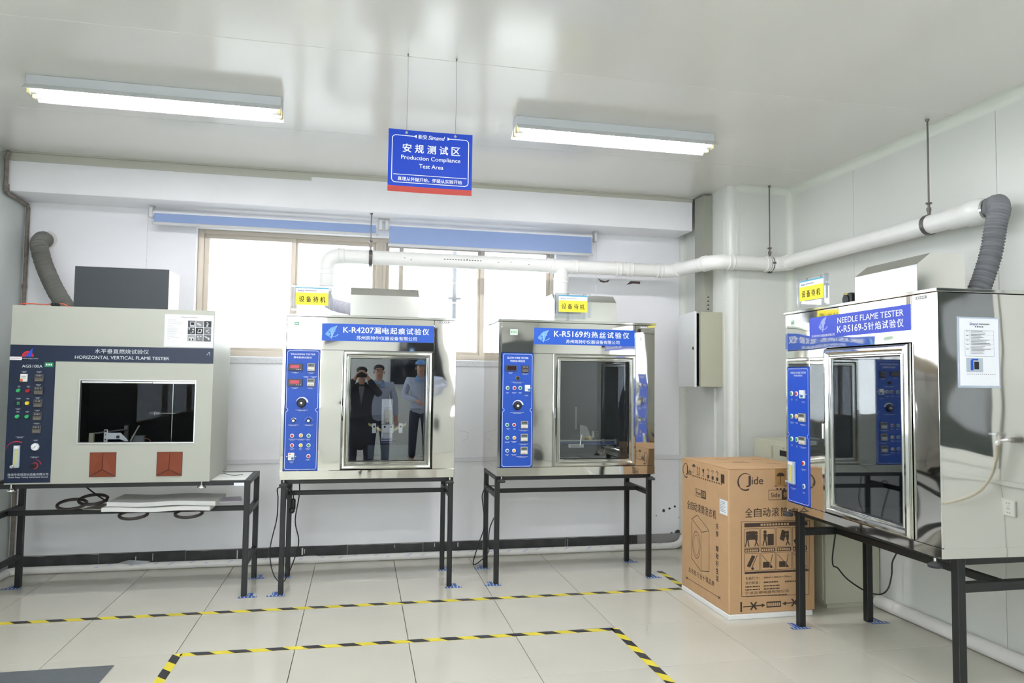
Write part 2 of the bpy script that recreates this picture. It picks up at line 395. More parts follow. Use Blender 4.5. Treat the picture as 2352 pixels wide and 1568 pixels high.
# black skirting tiles, each its own piece
sk = B().box(XL, 2.79, YB-.004, YB, 0, .115).build('baseboard_back', mat('mortar_grey', (150, 148, 146), .9)); tag(sk, kind='structure')
x = XL
while x < 2.36:
    L = min(.6, 2.38-x); hh = random.uniform(.104, .116)
    nn = 9; vs = []
    for yy in (YB-.012, YB-.004):
        vs += [(x+.003, yy, .0), (x+L-.003, yy, .0)]+[(x+L-.003-(L-.006)*i/nn, yy, hh+random.uniform(-.004, .004)) for i in range(nn+1)]
    m_ = nn+3
    B().add(vs, [list(range(m_)), [m_+i for i in range(m_)]]+[(i, (i+1) % m_, m_+(i+1) % m_, m_+i) for i in range(m_)]).build('skirting_tile', SKIRT, sk, smooth=0)
    x += L
drips = B()
for (x, z, w_, h_) in ((-.42, .10, .012, .05), (-.40, .09, .006, .03), (.62, .10, .006, .025), (.81, .1, .008, .03), (1.02, .09, .005, .04), (-.9, .1, .008, .06), (.3, .1, .004, .02), (1.75, .1, .003, .07), (-1.5, .1, .004, .05), (1.06, .05, .01, .03), (.98, .04, .006, .03), (-1.62, .08, .008, .03)):
    drips.rect(x, x+w_, z-h_, z+.004, YB-.0135)
drips.build('paint_drip', mat('drip_paint', (214, 212, 208), .7), sk, smooth=0)

# the window: outer frame, mullions, sash bars, panes, sill
wn = empty('window_1', ((WX0+WX1)/2, 6.0, WZ0)); tag(wn, kind='structure')
cx = (WX0+WX1)/2
fr = B(((-cx, -6.0, -WZ0), 0))
fr.box(WX0+.045, WX1-.035, 5.97, 6.05, WZ0, WZ0+.045, .003).box(WX0+.045, WX1-.035, 5.97, 6.05, WZ1-.035, WZ1, .003).box(WX0, WX0+.045, 5.97, 6.05, WZ0, WZ1, .003).box(WX1-.035, WX1, 5.97, 6.05, WZ0, WZ1, .003)
fr.build('window_frame', ALUW, wn)
for a, b_, y in ((.105, .187, 5.96),): B(((-cx, -6.0, -WZ0), 0)).box(a, b_, y, 6.05, WZ0+.04, WZ1-.03, .004).box(a+.03, b_-.03, y-.008, y, WZ0+.04, WZ1-.03).build('mullion', ALUW, wn)
for (a, b_, y0) in ((-1.23, -.535, 5.99), (-.555, .115, 6.015), (.18, 1.0, 6.015), (.985, 1.60, 5.99)):
    B(((-cx, -6.0, -WZ0), 0)).mitre(a, b_, WZ0+.035, WZ1-.03, [(0, y0+.02), (0, y0), (.036, y0), (.036, y0+.02)]).build('window_sash', ALUW, wn)
    B(((-cx, -6.0, -WZ0), 0)).box(a+.03, b_-.03, y0+.009, y0+.012, WZ0+.065, WZ1-.06).build('pane', WPANE, wn)
B(((-cx, -6.0, -WZ0), 0)).box(.295, .331, 5.985, 6.01, WZ0+.04, WZ1-.03, .003).build('sash_stile', ALUW, wn)
B(((-cx, -6.0, -WZ0), 0)).box(WX0-.02, WX1+.02, YB-.012, 5.97, WZ0-.055, WZ0-.002, .004).build('window_sill', mat('sill_white', (224, 224, 226), .5), wn)
# rough print on the sill edge (remains of protective film)
sf = B(((-cx, -6.0, -WZ0), 0))
for i in range(90):
    x = random.choice((random.uniform(-.98, -.55), random.uniform(.7, 1.1), random.uniform(-.98, 1.6)))
    z_ = WZ0-random.choice((.022, .030, .045)); sf.rect(x, x+random.uniform(.003, .009), z_, z_+random.uniform(.002, .006), YB-.0135)
sf.build('film_print', mat('film_ink', (186, 190, 204), .6), wn, smooth=0)

og = B().box(-6, 8, YB+.3, 16, -.4, -.3).build('ground_outside', mat('outside_ground', (150, 150, 148), .8)); tag(og, kind='structure')
# rain pipe outside the window
o = B().cyl((.86, 6.75, -.3), (.86, 6.75, 3.4), .022).box(.80, .92, 6.72, 6.80, 2.20, 2.215).build('drain_pipe', mat('outside_pipe', (120, 120, 122), .6)); tag(o, 'thin grey drain pipe standing outside the middle of the window', 'pipe')

# ================================================================== FLUORESCENT LAMPS
def batten(loc, label, sticker=True, grp=None):
    L = 1.27
    r = empty('ceiling_lamp', (loc[0], loc[1], ZC)); tag(r, label, 'lamp', grp)
    B().box(0, L, -.055, .055, -.052, 0, .003).build('channel', mat('lamp_enamel', (205, 208, 210), .4), r)
    for s in (-1, 1):
        b = B(); ya, yb = s*.05, s*.105
        b.add([(0, ya, -.052), (L, ya, -.052), (L, yb, -.092), (0, yb, -.092), (0, ya+s*.003, -.0495), (L, ya+s*.003, -.0495), (L, yb+s*.002, -.090), (0, yb+s*.002, -.090)],
              [(0, 1, 2, 3), (4, 5, 6, 7), (0, 1, 5, 4), (1, 2, 6, 5), (2, 3, 7, 6), (3, 0, 4, 7)]).build('reflector_wing', mat('lamp_reflector', (214, 216, 214), .35), r)
    for s in (-1, 1):
        t = B().cyl((.05, s*.034, -.082), (L-.05, s*.034, -.082), .0145, 16).build('tube', TUBEM, r)
        for xx in (.018, L-.05): B().m(WHITEP).cyl((xx, s*.034, -.082), (xx+.032, s*.034, -.082), .0152, 14).build('tube_cap', parent=t)
        for xx in (.0, L-.018): B().m(mat('lamp_holder', (214, 206, 160), .5)).box(xx, xx+.018, s*.034-.013, s*.034+.013, -.098, -.052, .004).build('lamp_holder', parent=r)
    if sticker: 
        B().m(WHITE).rect(0, .07, 0, .03).m(GREEN).disc(.012, .015, .009, -.0012).m(GREYP).rect(.028, .062, .006, .009, -.0012).rect(.028, .062, .014, .017, -.0012).rect(.028, .06, .022, .024, -.0012).build('rating_sticker', parent=r, smooth=0).matrix_local = Matrix.Translation((L-.10, .058, -.058)) @ Matrix.Rotation(math.radians(-54), 4, 'X')
    return r
L1 = batten((-1.735, 4.13), 'twin tube ceiling lamp at left, above the beige flame tester')
L2 = batten((.865, 4.09), 'twin tube ceiling lamp right of the hanging blue sign')
for i, (x, y) in enumerate(((-1.7, 1.3), (.9, 1.3), (-1.7, -1.7), (.9, -1.7))):  # unseen lamps added behind the viewpoint to brighten the room
    batten((x, y), 'added twin tube ceiling lamp behind the viewpoint, %s' % ('left in the nearer row', 'right in the nearer row', 'left in the farther row', 'right in the farther row')[i], False, 'added rear ceiling lamps')

# ================================================================== BLINDS
def blind(x0, x1, zbot, label, yb=5.78):
    r = empty('roller_blind', ((x0+x1)/2, yb, 2.5)); tag(r, label, 'blind'); f = ((-(x0+x1)/2, -yb, -2.5), 0)
    B(f).cyl((x0+.02, yb+.01, 2.668), (x1-.02, yb+.01, 2.668), .021, 20).build('roller_tube', BLINDW, r)
    B(f).box(x0+.03, x1-.03, yb-.012, yb-.010, zbot+.02, 2.665).build('blind_fabric', BLINDF, r)
    B(f).box(x0+.02, x1-.02, yb-.018, yb-.002, zbot, zbot+.024, .005).build('bottom_bar', mat('blind_bar', (196, 196, 196), .5), r)
    for x in (x0, x1): B(f).m(ALU).box(x-.006, x+.022, yb-.02, yb+.04, 2.63, 2.715, .003).box(x-.012, x+.030, yb-.01, yb+.03, 2.712, 2.7215).cyl((x+.002, yb+.01, 2.668), (x+.02, yb+.01, 2.668), .026).build('bracket', parent=r)
    return r, f
rb, f = blind(-1.58, .125, 2.575, 'pale blue roller blind drawn almost up, left half of window')
def chain(f, x, y, z0, z1, r):
    b = B(f); z = z1; 
    for s in (-.006, .006):
        b.cyl((x, y+s, z0), (x, y+s, z1), .0010, 5)
        zz = z0
        while zz < z1: b.lathe((x, y+s, zz), (0, 0, 1), [(-.0028, .001), (0, .0030), (.0028, .001)], 5); zz += .014
    b.build('bead_chain', BLINDW, r)
chain(f, -1.592, 5.775, 1.95, 2.66, rb)
rb2, f = blind(.172, 1.935, 2.502, 'pale blue roller blind lowered further, right half of window')
chain(f, 1.952, 5.775, 1.55, 2.66, rb2)

# ================================================================== HANGING SIGN
sg = empty('hanging_sign', (.3055, 3.38, 2.33)); tag(sg, 'blue hanging sign with white lettering and red stripe below the ceiling', 'sign')
W_, H_ = .402, .30; SX = -W_/2
nb = 12; vs = []
def sgy(x): return .010*math.sin((x/W_+.5)*math.pi)
vs = []; fs = []
for i in range(nb+1):
    x = SX+W_*i/nb
    for (yo) in (0, .003):
        for z in (0, .028, H_): vs.append((x, sgy(x)*.6+yo, z))
mfs = []
for i in range(nb):
    a = i*6; b_ = a+6
    mfs += [((a, b_, b_+1, a+1), 1), ((a+1, b_+1, b_+2, a+2), 0), ((a+3, b_+3, b_+4, a+4), 1), ((a+4, b_+4, b_+5, a+5), 0), ((a, b_, b_+3, a+3), 2), ((a+2, b_+2, b_+5, a+5), 2)]
b = B(); b.m(mat('sign_blue', (6, 62, 186), .35)); b.m(mat('sign_red', (184, 66, 58), .35)); b.m(WHITE)
for fc, mi in mfs:
    pass
base = len(b.v); b.v += vs
for fc, mi in mfs: b.f.append(list(fc)); b.mi.append(mi)
for fc in ((0, 1, 4, 3), (1, 2, 5, 4)): b.f.append([q+0 for q in fc]); b.mi.append(2)
for fc in ((0, 1, 4, 3), (1, 2, 5, 4)): b.f.append([q+nb*6 for q in fc]); b.mi.append(2)
b.build('board', parent=sg)
def bend(bb):
    bb.v = [(v[0], v[1]+sgy(v[0])*.6, v[2]) for v in bb.v]; return bb
b = B(); b.m(WHITE)
zt, zb, xl, xr = .272, .045, SX+.018, -SX-.018; rr = .018
b.line(xl+rr, zt, -.070, zt, .0035).line(.082, zt, xr-rr, zt, .0035).line(xl, zb+rr, xl, zt-rr, .0035).line(xr, zb+rr, xr, zt-rr, .0035).line(xl+rr, zb, xr-rr, zb, .0035)
for (cx_, cz_, a0) in ((xr-rr, zt-rr, 0), (xl+rr, zt-rr, 90), (xl+rr, zb+rr, 180), (xr-rr, zb+rr, 270)): b.arc(cx_, cz_, rr-.00175, rr+.00175, a0, a0+90, n=6)
b.poly([(-.082, zt), (-.068, zt+.008), (-.068, zt-.008)]).poly([(.094, zt), (.08, zt+.008), (.08, zt-.008)])
b.line(xl+.008, .083, xr-.008, .083, .003)
bend(b).build('border_print', parent=sg, smooth=0)
b = B(); b.m(WHITE)
text(b, '新安', -.060, -.018, .261, .283, .02); text(b, 'Simand', -.013, .068, .262, .282, .03, .3)
bend(b).build('lettering', parent=sg, smooth=0); b = B().m(WHITE)
for i, ch in enumerate('安规测试区'): text(b, ch, -.134+i*.0585, -.134+i*.0585+.043, .192, .234, .03)
bend(b).build('lettering', parent=sg, smooth=0); b = B().m(WHITE)
text(b, 'Production Compliance', -.140, .144, .152, .178, .015); text(b, 'Test Area', -.054, .062, .120, .140, .015)
bend(b).build('lettering', parent=sg, smooth=0); b = B().m(WHITE)
text(b, '真理从怀疑开始，怀疑从实验开始', -.154, .153, .053, .073, .02)
bend(b).build('lettering', parent=sg, smooth=0)
for s, x in ((0, -.1165), (1, .1175)):
    g_ = B().m(CHROME).lathe((x, sgy(x)*.6-.003, H_-.014), (0, 1, 0), [(0, .0065), (.009, .0065)], 14).build('grommet', parent=sg)
    B().m(mat('wire_grey', (120, 116, 112), .5)).tube([(x, sgy(x)*.6, H_-.008), (x+.002, 0, .5), (x, 0, ZC-2.33-.003)], .0009, 6).lathe((x, 0, ZC-2.33-.012), (0, 0, 1), [(0, .003), (.012, .004)], 8).build('hanging_wire', parent=sg)

# ================================================================== EXHAUST PIPE
R = .055
pipe = empty('exhaust_pipe', (1.2, 5.6, 2.375)); tag(pipe, 'white plastic exhaust pipe running under the beam and along right wall', 'pipe')
F = ((-1.2, -5.6, -2.375), 0)
def arcpts(c, p, q, n=10):  # rounded bend from p to q around corner c
    c, p, q = Vector(c), Vector(p), Vector(q)
    return [((1-t)**2)*p+2*t*(1-t)*c+t*t*q for t in [i/n for i in range(n+1)]]
Z0 = 2.375
def seg(name, pts, r=R): return B(F).tube(pts, r, 28).build(name, PVC, pipe)
def collar(p, d, L=.05, r=R+.005):
    p = Vector(p); d = Vector(d).normalized()
    return B(F).lathe(p-d*L/2, d, [(0, R), (0, r), (.006, r+.003), (.012, r), (L-.012, r), (L-.006, r+.003), (L, r), (L, R)], 28).build('collar', PVC, pipe)
seg('elbow', arcpts((-.27, 5.6, Z0), (-.27, 5.6, Z0-.11), (-.16, 5.6, Z0)), R+.003)
seg('straight_pipe', [(-.16, 5.6, Z0), (1.50, 5.6, Z0)])
collar((-.165, 5.6, Z0), (1, 0, 0)); collar((-.27, 5.6, Z0-.125), (0, 0, 1), .05)
B(F).lathe((-.27, 5.6, 2.12), (0, 0, 1), [(-.03, .040), (0, .045), (.03, .060), (.11, .060), (.15, .058), (.16, .055)], 28).build('reducer', PVC, pipe)
seg('tee', [(1.48, 5.6, Z0), (1.72, 5.6, Z0)], R+.003)
seg('tee', [(1.59, 5.6, Z0), (1.59, 5.6, Z0-.12)], R+.002)
collar((1.50, 5.6, Z0), (1, 0, 0)); collar((1.70, 5.6, Z0), (1, 0, 0)); collar((1.59, 5.6, Z0-.12), (0, 0, 1), .05)
B(F).lathe((1.59, 5.6, 2.115), (0, 0, 1), [(-.035, .038), (0, .045), (.035, .060), (.12, .060), (.15, .057)], 28).build('reducer', PVC, pipe)
B(F).lathe((1.59, 5.6, 2.045), (0, 0, 1), [(0, .036), (.04, .038)], 24).m(CHROME).lathe((1.59, 5.6, 2.068), (0, 0, 1), [(0, .041), (.014, .041)], 24)
seg('straight_pipe', [(1.72, 5.6, Z0), (2.44, 5.6, Z0)])
collar((2.08, 5.6, Z0), (1, 0, 0), .05); collar((2.18, 5.6, Z0), (1, 0, 0), .05)
Pa, Pb, Pc = Vector((2.545, 5.6, Z0)), Vector((2.665, 5.03, Z0)), Vector((3.22, 5.03, Z0))
dab = (Pb-Pa).normalized(); dbc = Vector((1, 0, 0))
seg('elbow', arcpts(Pa, Pa-Vector((.10, 0, 0)), Pa+dab*.12), R+.003)
seg('straight_pipe', [Pa+dab*.10, Pb-dab*.10])
seg('elbow', arcpts(Pb, Pb-dab*.12, Pb+dbc*.12), R+.003)
collar(Pa-Vector((.10, 0, 0)), (1, 0, 0)); collar(Pa+dab*.12, dab); collar(Pb-dab*.12, dab); collar(Pb+dbc*.12, dbc)
seg('straight_pipe', [Pb+dbc*.10, Pc-Vector((.09, 0, 0))])
seg('elbow', arcpts(Pc, Pc-Vector((.10, 0, 0)), Pc-Vector((0, .10, 0))), R+.003)
collar(Pc-Vector((.11, 0, 0)), (1, 0, 0)); collar(Pc-Vector((0, .11, 0)), (0, 1, 0))
seg('straight_pipe', [Pc-Vector((0, .09, 0)), (3.22, 3.33, Z0)])
B(F).lathe((3.22, 3.36, Z0), (0, -1, 0), [(0, .056), (.0, .062), (.10, .062), (.12, .070), (.20, .070), (.235, .055), (.24, .045)], 28).build('reducer', PVC, pipe)
b = B(F).m(mat('pipe_print', (110, 110, 120), .6))
for i in range(14): b.box(.62+i*.022, .62+i*.022+.013, 5.6-R-.0006, 5.6-R+.002, 2.376, 2.384)
for (x, z) in ((.31, .0), (.36, -.02), (1.05, .0), (1.15, .01), (.8, .02), (1.3, -.01)): b.box(x, x+.012, 5.6-R-.0006, 5.6-R+.003, 2.372+z*.6, 2.377+z*.6)
b.build('scuff_print', parent=pipe, smooth=0)

def hanger(x, y, axis, label, ztop=ZC):
    r = empty('pipe_hanger', (x, y, ztop)); tag(r, label, 'hanger')
    f = ((0, 0, -ztop), 0); HM = mat('hanger_steel', (112, 108, 104), .4, .8)
    B(f).m(HM).cyl((0, 0, 2.50), (0, 0, ztop-.001), .005, 10).lathe((0, 0, ztop-.012), (0, 0, 1), [(0, .010), (.0115, .012)], 10).build('threaded_rod', parent=r)
    B(f).m(HM).lathe((0, 0, 2.455), (0, 0, 1), [(-.025, .009), (0, .009), (0, .013), (.02, .013), (.022, .007), (.04, .007), (.042, .016), (.05, .018), (.052, .006)], 8).build('nut', parent=r)
    vs = []; n = 30
    b = B(f).m(HM)
    for i in range(n+1):
        a = 2*math.pi*i/n
        for (rr, d) in ((R+.001, -.013), (R+.001, .013), (R+.005, .013), (R+.005, -.013)):
            p = (rr*math.cos(a), d, Z0+rr*math.sin(a)) if axis == 'y' else (d, rr*math.cos(a), Z0+rr*math.sin(a))
            vs.append(p)
    fs = [(i*4+k, i*4+(k+1) % 4, (i+1)*4+(k+1) % 4, (i+1)*4+k) for i in range(n) for k in range(4)]
    b.add(vs, fs)
    if axis == 'y': b.box(R-.005, R+.02, -.012, .012, Z0-.004, Z0+.004)
    else: b.box(-.012, .012, -R-.018, -R+.004, Z0-.006, Z0+.006).box(-.012, .012, -.012, .012, Z0-R-.016, Z0-R)
    b.build('clamp', parent=r)
hanger(.056, 5.6, 'x', 'threaded rod hanger holding the pipe in front of the window', 2.722)
hanger(3.13, 5.03, 'x', 'threaded rod hanger holding the pipe by the grey corner')
hanger(3.22, 3.52, 'y', 'threaded rod hanger near the pipe end by right wall')

# ================================================================== flexible ducts
def flex(name, pts, r, material, label, pitch=.016, amp=.0055, n=22):
    P = spline(pts, .0035); c = P[0].copy()
    b = B(((-c.x, -c.y, -c.z), 0)).m(material)
    b.tube(P, lambda L: r+amp*(1-2*abs((L/pitch) % 1-.5)*2), n)
    o = b.build(name, smooth=50); o.location = c; tag(o, label, 'duct'); return o

# ================================================================== small parts used on the machines
def button(face_parent, frame, x, z, col, r=.011, bez=WHITEP, name='button'):
    b = B(frame); b.m(bez).lathe((x, 0, z), (0, -1, 0), [(0, r), (.004, r), (.0055, r*.9), (.0055, r*.68)], 20)
    b.m(col).lathe((x, -.003, z), (0, -1, 0), [(0, r*.68), (.005, r*.66), (.0065, r*.5)], 16)
    return b.build(name, parent=face_parent)
def capbutton(pr, frame, x, z, col, r=.012):
    b = B(frame); b.m(BLACKP).lathe((x, 0, z), (0, -1, 0), [(0, r*1.12), (.004, r*1.12), (.005, r)], 20)
    b.m(col).lathe((x, -.004, z), (0, -1, 0), [(0, r*.98), (.011, r*.95), (.013, r*.8), (.0115, r*.7)], 20)
    return b.build('button', parent=pr)
def timer(pr, frame, x0, x1, z0, z1, light=True):
    b = B(frame); h = z1-z0; w_ = x1-x0
    b.m(GREYP if light else DISPB).box(x0, x1, -.010, 0, z0, z1, .002)
    b.m(mat('timer_screen', (110, 118, 112), .2) if light else BLACKP).box(x0+w_*.12, x1-w_*.12, -.0112, -.009, z0+h*.58, z1-h*.10)
    b.m(mat('timer_keys', (214, 212, 200), .5) if light else mat('dark_keys', (90, 86, 78), .5)).box(x0+w_*.08, x1-w_*.08, -.0115, -.009, z0+h*.07, z0+h*.5, .001)
    b.m(BLACKI if light else GREYP)
    for k in range(4): b.rect(x0+w_*(.2+.17*k), x0+w_*(.28+.17*k), z0+h*.68, z0+h*.88, -.0118)
    for k in range(4): b.rect(x0+w_*(.16+.18*k), x0+w_*(.26+.18*k), z0+h*.16, z0+h*.22, -.0121)
    return b.build('timer', parent=pr)
def meter(pr, frame, x0, x1, z0, z1, lit=True):
    b = B(frame); h = z1-z0; w_ = x1-x0
    b.m(DISPB).box(x0, x1, -.009, 0, z0, z1, .002); b.m(LED if lit else mat('dead_display', (40, 20, 26), .15)).box(x0+w_*.12, x1-w_*(.22 if lit else .08), -.0096, -.008, z0+h*(.32 if lit else .14), z1-h*.14)
    if lit:
        b.m(mat('led_digits', (255, 60, 90), .4, emit=(255, 70, 110), es=.22))
        for k in range(4):
            xx = x0+w_*(.24+.13*k); zz = z0+h*.42; a = w_*.08; c = h*.34
            b.pline([(xx, zz), (xx+a, zz), (xx+a, zz+c), (xx, zz+c)], .0014, -.0102, True).line(xx, zz+c/2, xx+a, zz+c/2, .0014, -.0102)
        b.m(WHITE)
        for k in range(3): b.rect(x0+w_*(.58+.13*k), x0+w_*(.63+.13*k), z0+h*.12, z0+h*.2, -.0098)
    return b.build('digital_meter', parent=pr)
def knob(pr, frame, x, z, r, a0=40, a1=180, ticks=False, cap=True, ang=100):
    b = B(frame)
    b.m(WHITE)
    if ticks:
        for k in range(8):
            t = math.radians(10+k*23); b.line(x+r*1.6*math.cos(t), z+r*1.6*math.sin(t), x+r*2.0*math.cos(t), z+r*2.0*math.sin(t), .0012)
    else: b.arc(x, z, r*1.12, r*1.5, a1, a0, n=20, w0=r*.08)
    b.m(BLACKP).lathe((x, 0, z), (0, -1, 0), [(0, r), (.006, r), (.008, r*.93), (.018, r*.88), (.020, r*.8)], 28)
    t = math.radians(ang); b.add([(x+r*.9*math.cos(t+.35), -.004, z+r*.9*math.sin(t+.35)), (x+r*.9*math.cos(t-.35), -.004, z+r*.9*math.sin(t-.35)), (x+r*1.25*math.cos(t), -.004, z+r*1.25*math.sin(t)),
          (x+r*.9*math.cos(t+.35), -.012, z+r*.9*math.sin(t+.35)), (x+r*.9*math.cos(t-.35), -.012, z+r*.9*math.sin(t-.35)), (x+r*1.25*math.cos(t), -.012, z+r*1.25*math.sin(t))],
          [(0, 1, 2), (3, 4, 5), (0, 1, 4, 3), (1, 2, 5, 4), (2, 0, 3, 5)])
    if cap: b.m(WHITEP).lathe((x, -.020, z), (0, -1, 0), [(0, r*(.62 if r < .02 else .3)), (.001, r*(.6 if r < .02 else .28))], 18).m(GREYP).rect(x-.0012, x+.0012, z, z+r*.3, -.0215)
    else: b.m(CHROME).lathe((x, -.020, z), (0, -1, 0), [(0, r*.22), (.003, r*.2)], 12)
    return b.build('dial_knob', parent=pr)
def breaker(pr, frame, x0, x1, z0, z1, lever=BLUL, orange=True):
    b = B(frame); w_, h = x1-x0, z1-z0
    b.m(WHITEP).box(x0, x1, -.014, 0, z0, z1, .002)
    if orange: b.m(mat('breaker_orange', (226, 92, 50), .5)).box(x0+w_*.12, x0+w_*.45, -.0146, -.012, z1-h*.24, z1-h*.08)
    b.m(lever).box(x0+w_*.55, x0+w_*.88, -.024, -.012, z0+h*.12, z0+h*.42, .002).m(GREYP).rect(x0+w_*.1, x0+w_*.45, z0+h*.45, z0+h*.5, -.0145).rect(x0+w_*.1, x0+w_*.4, z0+h*.3, z0+h*.34, -.0145)
    zc = (z0+z1)/2
    b.m(CHROME).lathe((x0-.008, 0, zc), (0, -1, 0), [(0, .005), (.003, .004)], 10).lathe((x1+.008, 0, zc), (0, -1, 0), [(0, .005), (.003, .004)], 10)
    return b.build('circuit_breaker', parent=pr)
def flowmeter(pr, frame, x0, x1, z0, z1):
    b = B(frame); w_, h = x1-x0, z1-z0
    b.m(mat('meter_clear_body', (176, 190, 196), .1)).box(x0, x1, -.018, 0, z0, z1, .003)
    b.m(WHITEP).box(x0+w_*.15, x1-w_*.12, -.0186, -.015, z0+h*.86, z1-h*.03)
    b.m(mat('meter_scale', (222, 206, 96), .4)).box(x0+w_*.35, x0+w_*.62, -.0195, -.015, z0+h*.12, z0+h*.82)
    b.m(BLACKI)
    for k in range(9): b.rect(x0+w_*.37, x0+w_*(.5 if k % 2 else .58), z0+h*(.18+.07*k), z0+h*(.185+.07*k), -.0199)
    b.m(CHROME).lathe((x0+w_*.05, -.004, z0+h*.07), (0, -1, 0), [(0, .006), (.016, .006), (.018, .010), (.030, .010), (.032, .008)], 16)
    return b.build('flow_meter', parent=pr)
def panel_border(b, x0, x1, z0, z1, i=.008, w_=.0022, notch=True):
    a, c, d, e = x0+i, x1-i, z0+i, z1-i; k = .010; zm = (d+e)/2+.0
    b.pline([(a+k, d), (c-k, d), (c, d+k)], w_).pline([(a+k, d), (a, d+k)], w_).line(a+k, e, c-k, e, w_).line(c-k, e, c, e-k, w_).line(a+k, e, a, e-k, w_)
    if notch:
        b.line(a, d+k, a, zm-.012, w_).line(a, zm+.012, a, e-k, w_).line(c, d+k, c, zm-.012, w_).line(c, zm+.012, c, e-k, w_)
        b.arc(a, zm, .011, .0132, -90, 90).arc(c, zm, .011, .0132, 90, 270)
    else: b.line(a, d+k, a, e-k, w_).line(c, d+k, c, e-k, w_)
def arrow_logo(b, x0, x1, z0, z1, col, y=-.001):
    w_, h = x1-x0, z1-z0
    X = lambda u: x0+u*w_
    Zf = lambda v: z0+v*h
    b.m(col)
    b.poly([(X(.22), Zf(.66)), (X(.45), Zf(.86)), (X(.86), Zf(1.0)), (X(.70), Zf(.72)), (X(.48), Zf(.0)), (X(.40), Zf(.10)), (X(.46), Zf(.42))], y)
    # orbit ring
    n = 26; vs = []; fs = []
    for i in range(n+1):
        a = math.radians(-20+300*i/n+75); 
        for rr in (1., .78):
            vs.append((X(.52)+rr*w_*.46*math.cos(a)*1.0, y-.0002, Zf(.40)+rr*h*.24*math.sin(a)))
    for i in range(n): fs.append((2*i, 2*i+1, 2*i+3, 2*i+2))
    b.add(vs, fs)
    b.poly([(X(0), Zf(.36)), (X(.25), Zf(.50)), (X(.45), Zf(.40)), (X(.25), Zf(.22))], y-.0001)
    b.m(WHITE).line(X(.86), Zf(1.), X(.42), Zf(.08), h*.012, y-.0004).line(X(.5), Zf(.78), X(.45), Zf(.25), h*.012, y-.0004)

DOORPROF = [(0, .004), (0, -.006), (.004, -.018), (.013, -.027), (.024, -.028), (.033, -.020), (.037, -.012), (.042, -.012), (.047, -.017), (.052, -.017), (.057, -.010), (.060, .006)]
FOOTM = mat('rubber_foot', (44, 44, 46), .6)
def steel_chamber(x0, y0, rz, z0, z1, W, label, banner, panel, door, xr, zb, zt, hood, steel=STEEL, D=.60, pane=None):
    r = empty('test_chamber', (x0, y0, z0), rz); tag(r, label, 'test machine')
    f = ((0, 0, -z0), 0)
    dx0, dx1, dz0, dz1 = door; t = .012
    # body shell with the door opening left free
    b = B(f).box(0, .012, .012, D, z0, z1-.02).box(W-.012, W, .012, D, z0, z1-.02).box(.012, W-.012, D-.012, D, z0, z1-.02).box(0, W, 0.012, D, z0, z0+.012)
    b.build('casing', steel, r)
    for sx in (-.002, W-.001): B(f).box(sx, sx+.003, .001, D, z0+.001, zb-.0015, .0008).build('plinth_side', steel, r)
    B(f).box(-.006, W+.006, -.010, D+.006, z1-.016, z1, .002).build('top_cap', STEELF, r)
    g = .0012
    B(f).box(0, panel_l-g, 0, .014, zb+g, z1-.018, .001).build('corner_post', STEELF, r)
    B(f).box(panel_l+g, xr-g, 0, .014, zt+g, z1-.018, .001).build('header_panel', steel, r)
    B(f).box(xr+g, W, 0, .014, zb+g, z1-.018, .001).build('side_post', steel, r)
    B(f).box(0, W, 0, .014, z0+.001, zb-g, .001).build('plinth_panel', steel, r)
    B(f).box(panel[1]+g, dx0-g, 0, .014, zb+g, zt-g, .001).build('infill_panel', steel, r)
    # dark inside
    ix0, ix1 = dx0+.03, dx1-.03
    B(f).box(ix0, ix0+.006, .02, D-.03, zb+.03, zt-.02).box(ix1-.006, ix1, .02, D-.03, zb+.03, zt-.02).box(ix0, ix1, D-.036, D-.03, zb+.03, zt-.02).box(ix0, ix1, .02, D-.03, zb+.03, zb+.036).box(ix0, ix1, .02, D-.03, zt-.026, zt-.02).build('inner_liner', LINER, r)
    # door
    d = B(f).mitre(dx0, dx1, dz0, dz1, DOORPROF).build('door', STEELF, r, smooth=25)
    B(f).box(dx0+.052, dx1-.052, -.006, -.001, dz0+.052, dz1-.052).build('door_glass', pane or TINT, d)
    # feet
    for fx in (.03, W-.03):
        for fy in (-.010, D-.05):
            B(f).m(CHROME).cyl((fx, fy, z0), (fx, fy, z0-.016), .006, 10).m(FOOTM).lathe((fx, fy, z0-.014), (0, 0, -1), [(0, .010), (.006, .013), (.010, .024), (.016, .030), (.026, .028)], 18).build('foot', parent=r)
    # hood on the roof
    hx0, hx1, hy, hz, hD = hood
    vs = [(hx0, hy, z1), (hx1, hy, z1), (hx1, hy, hz), (hx0, hy, hz), (hx0, hy+.075, hz+.058), (hx1, hy+.075, hz+.058), (hx1, hy+hD, hz+.058), (hx0, hy+hD, hz+.058), (hx1, hy+hD, z1), (hx0, hy+hD, z1)]
    B(f).add(vs, [(0, 1, 2, 3), (3, 2, 5, 4), (4, 5, 6, 7), (7, 6, 8, 9), (1, 8, 6, 5, 2), (0, 3, 4, 7, 9), (0, 9, 8, 1)]).build('exhaust_hood', STEELH, r, smooth=0)
    return r, f, d
panel_l = .022

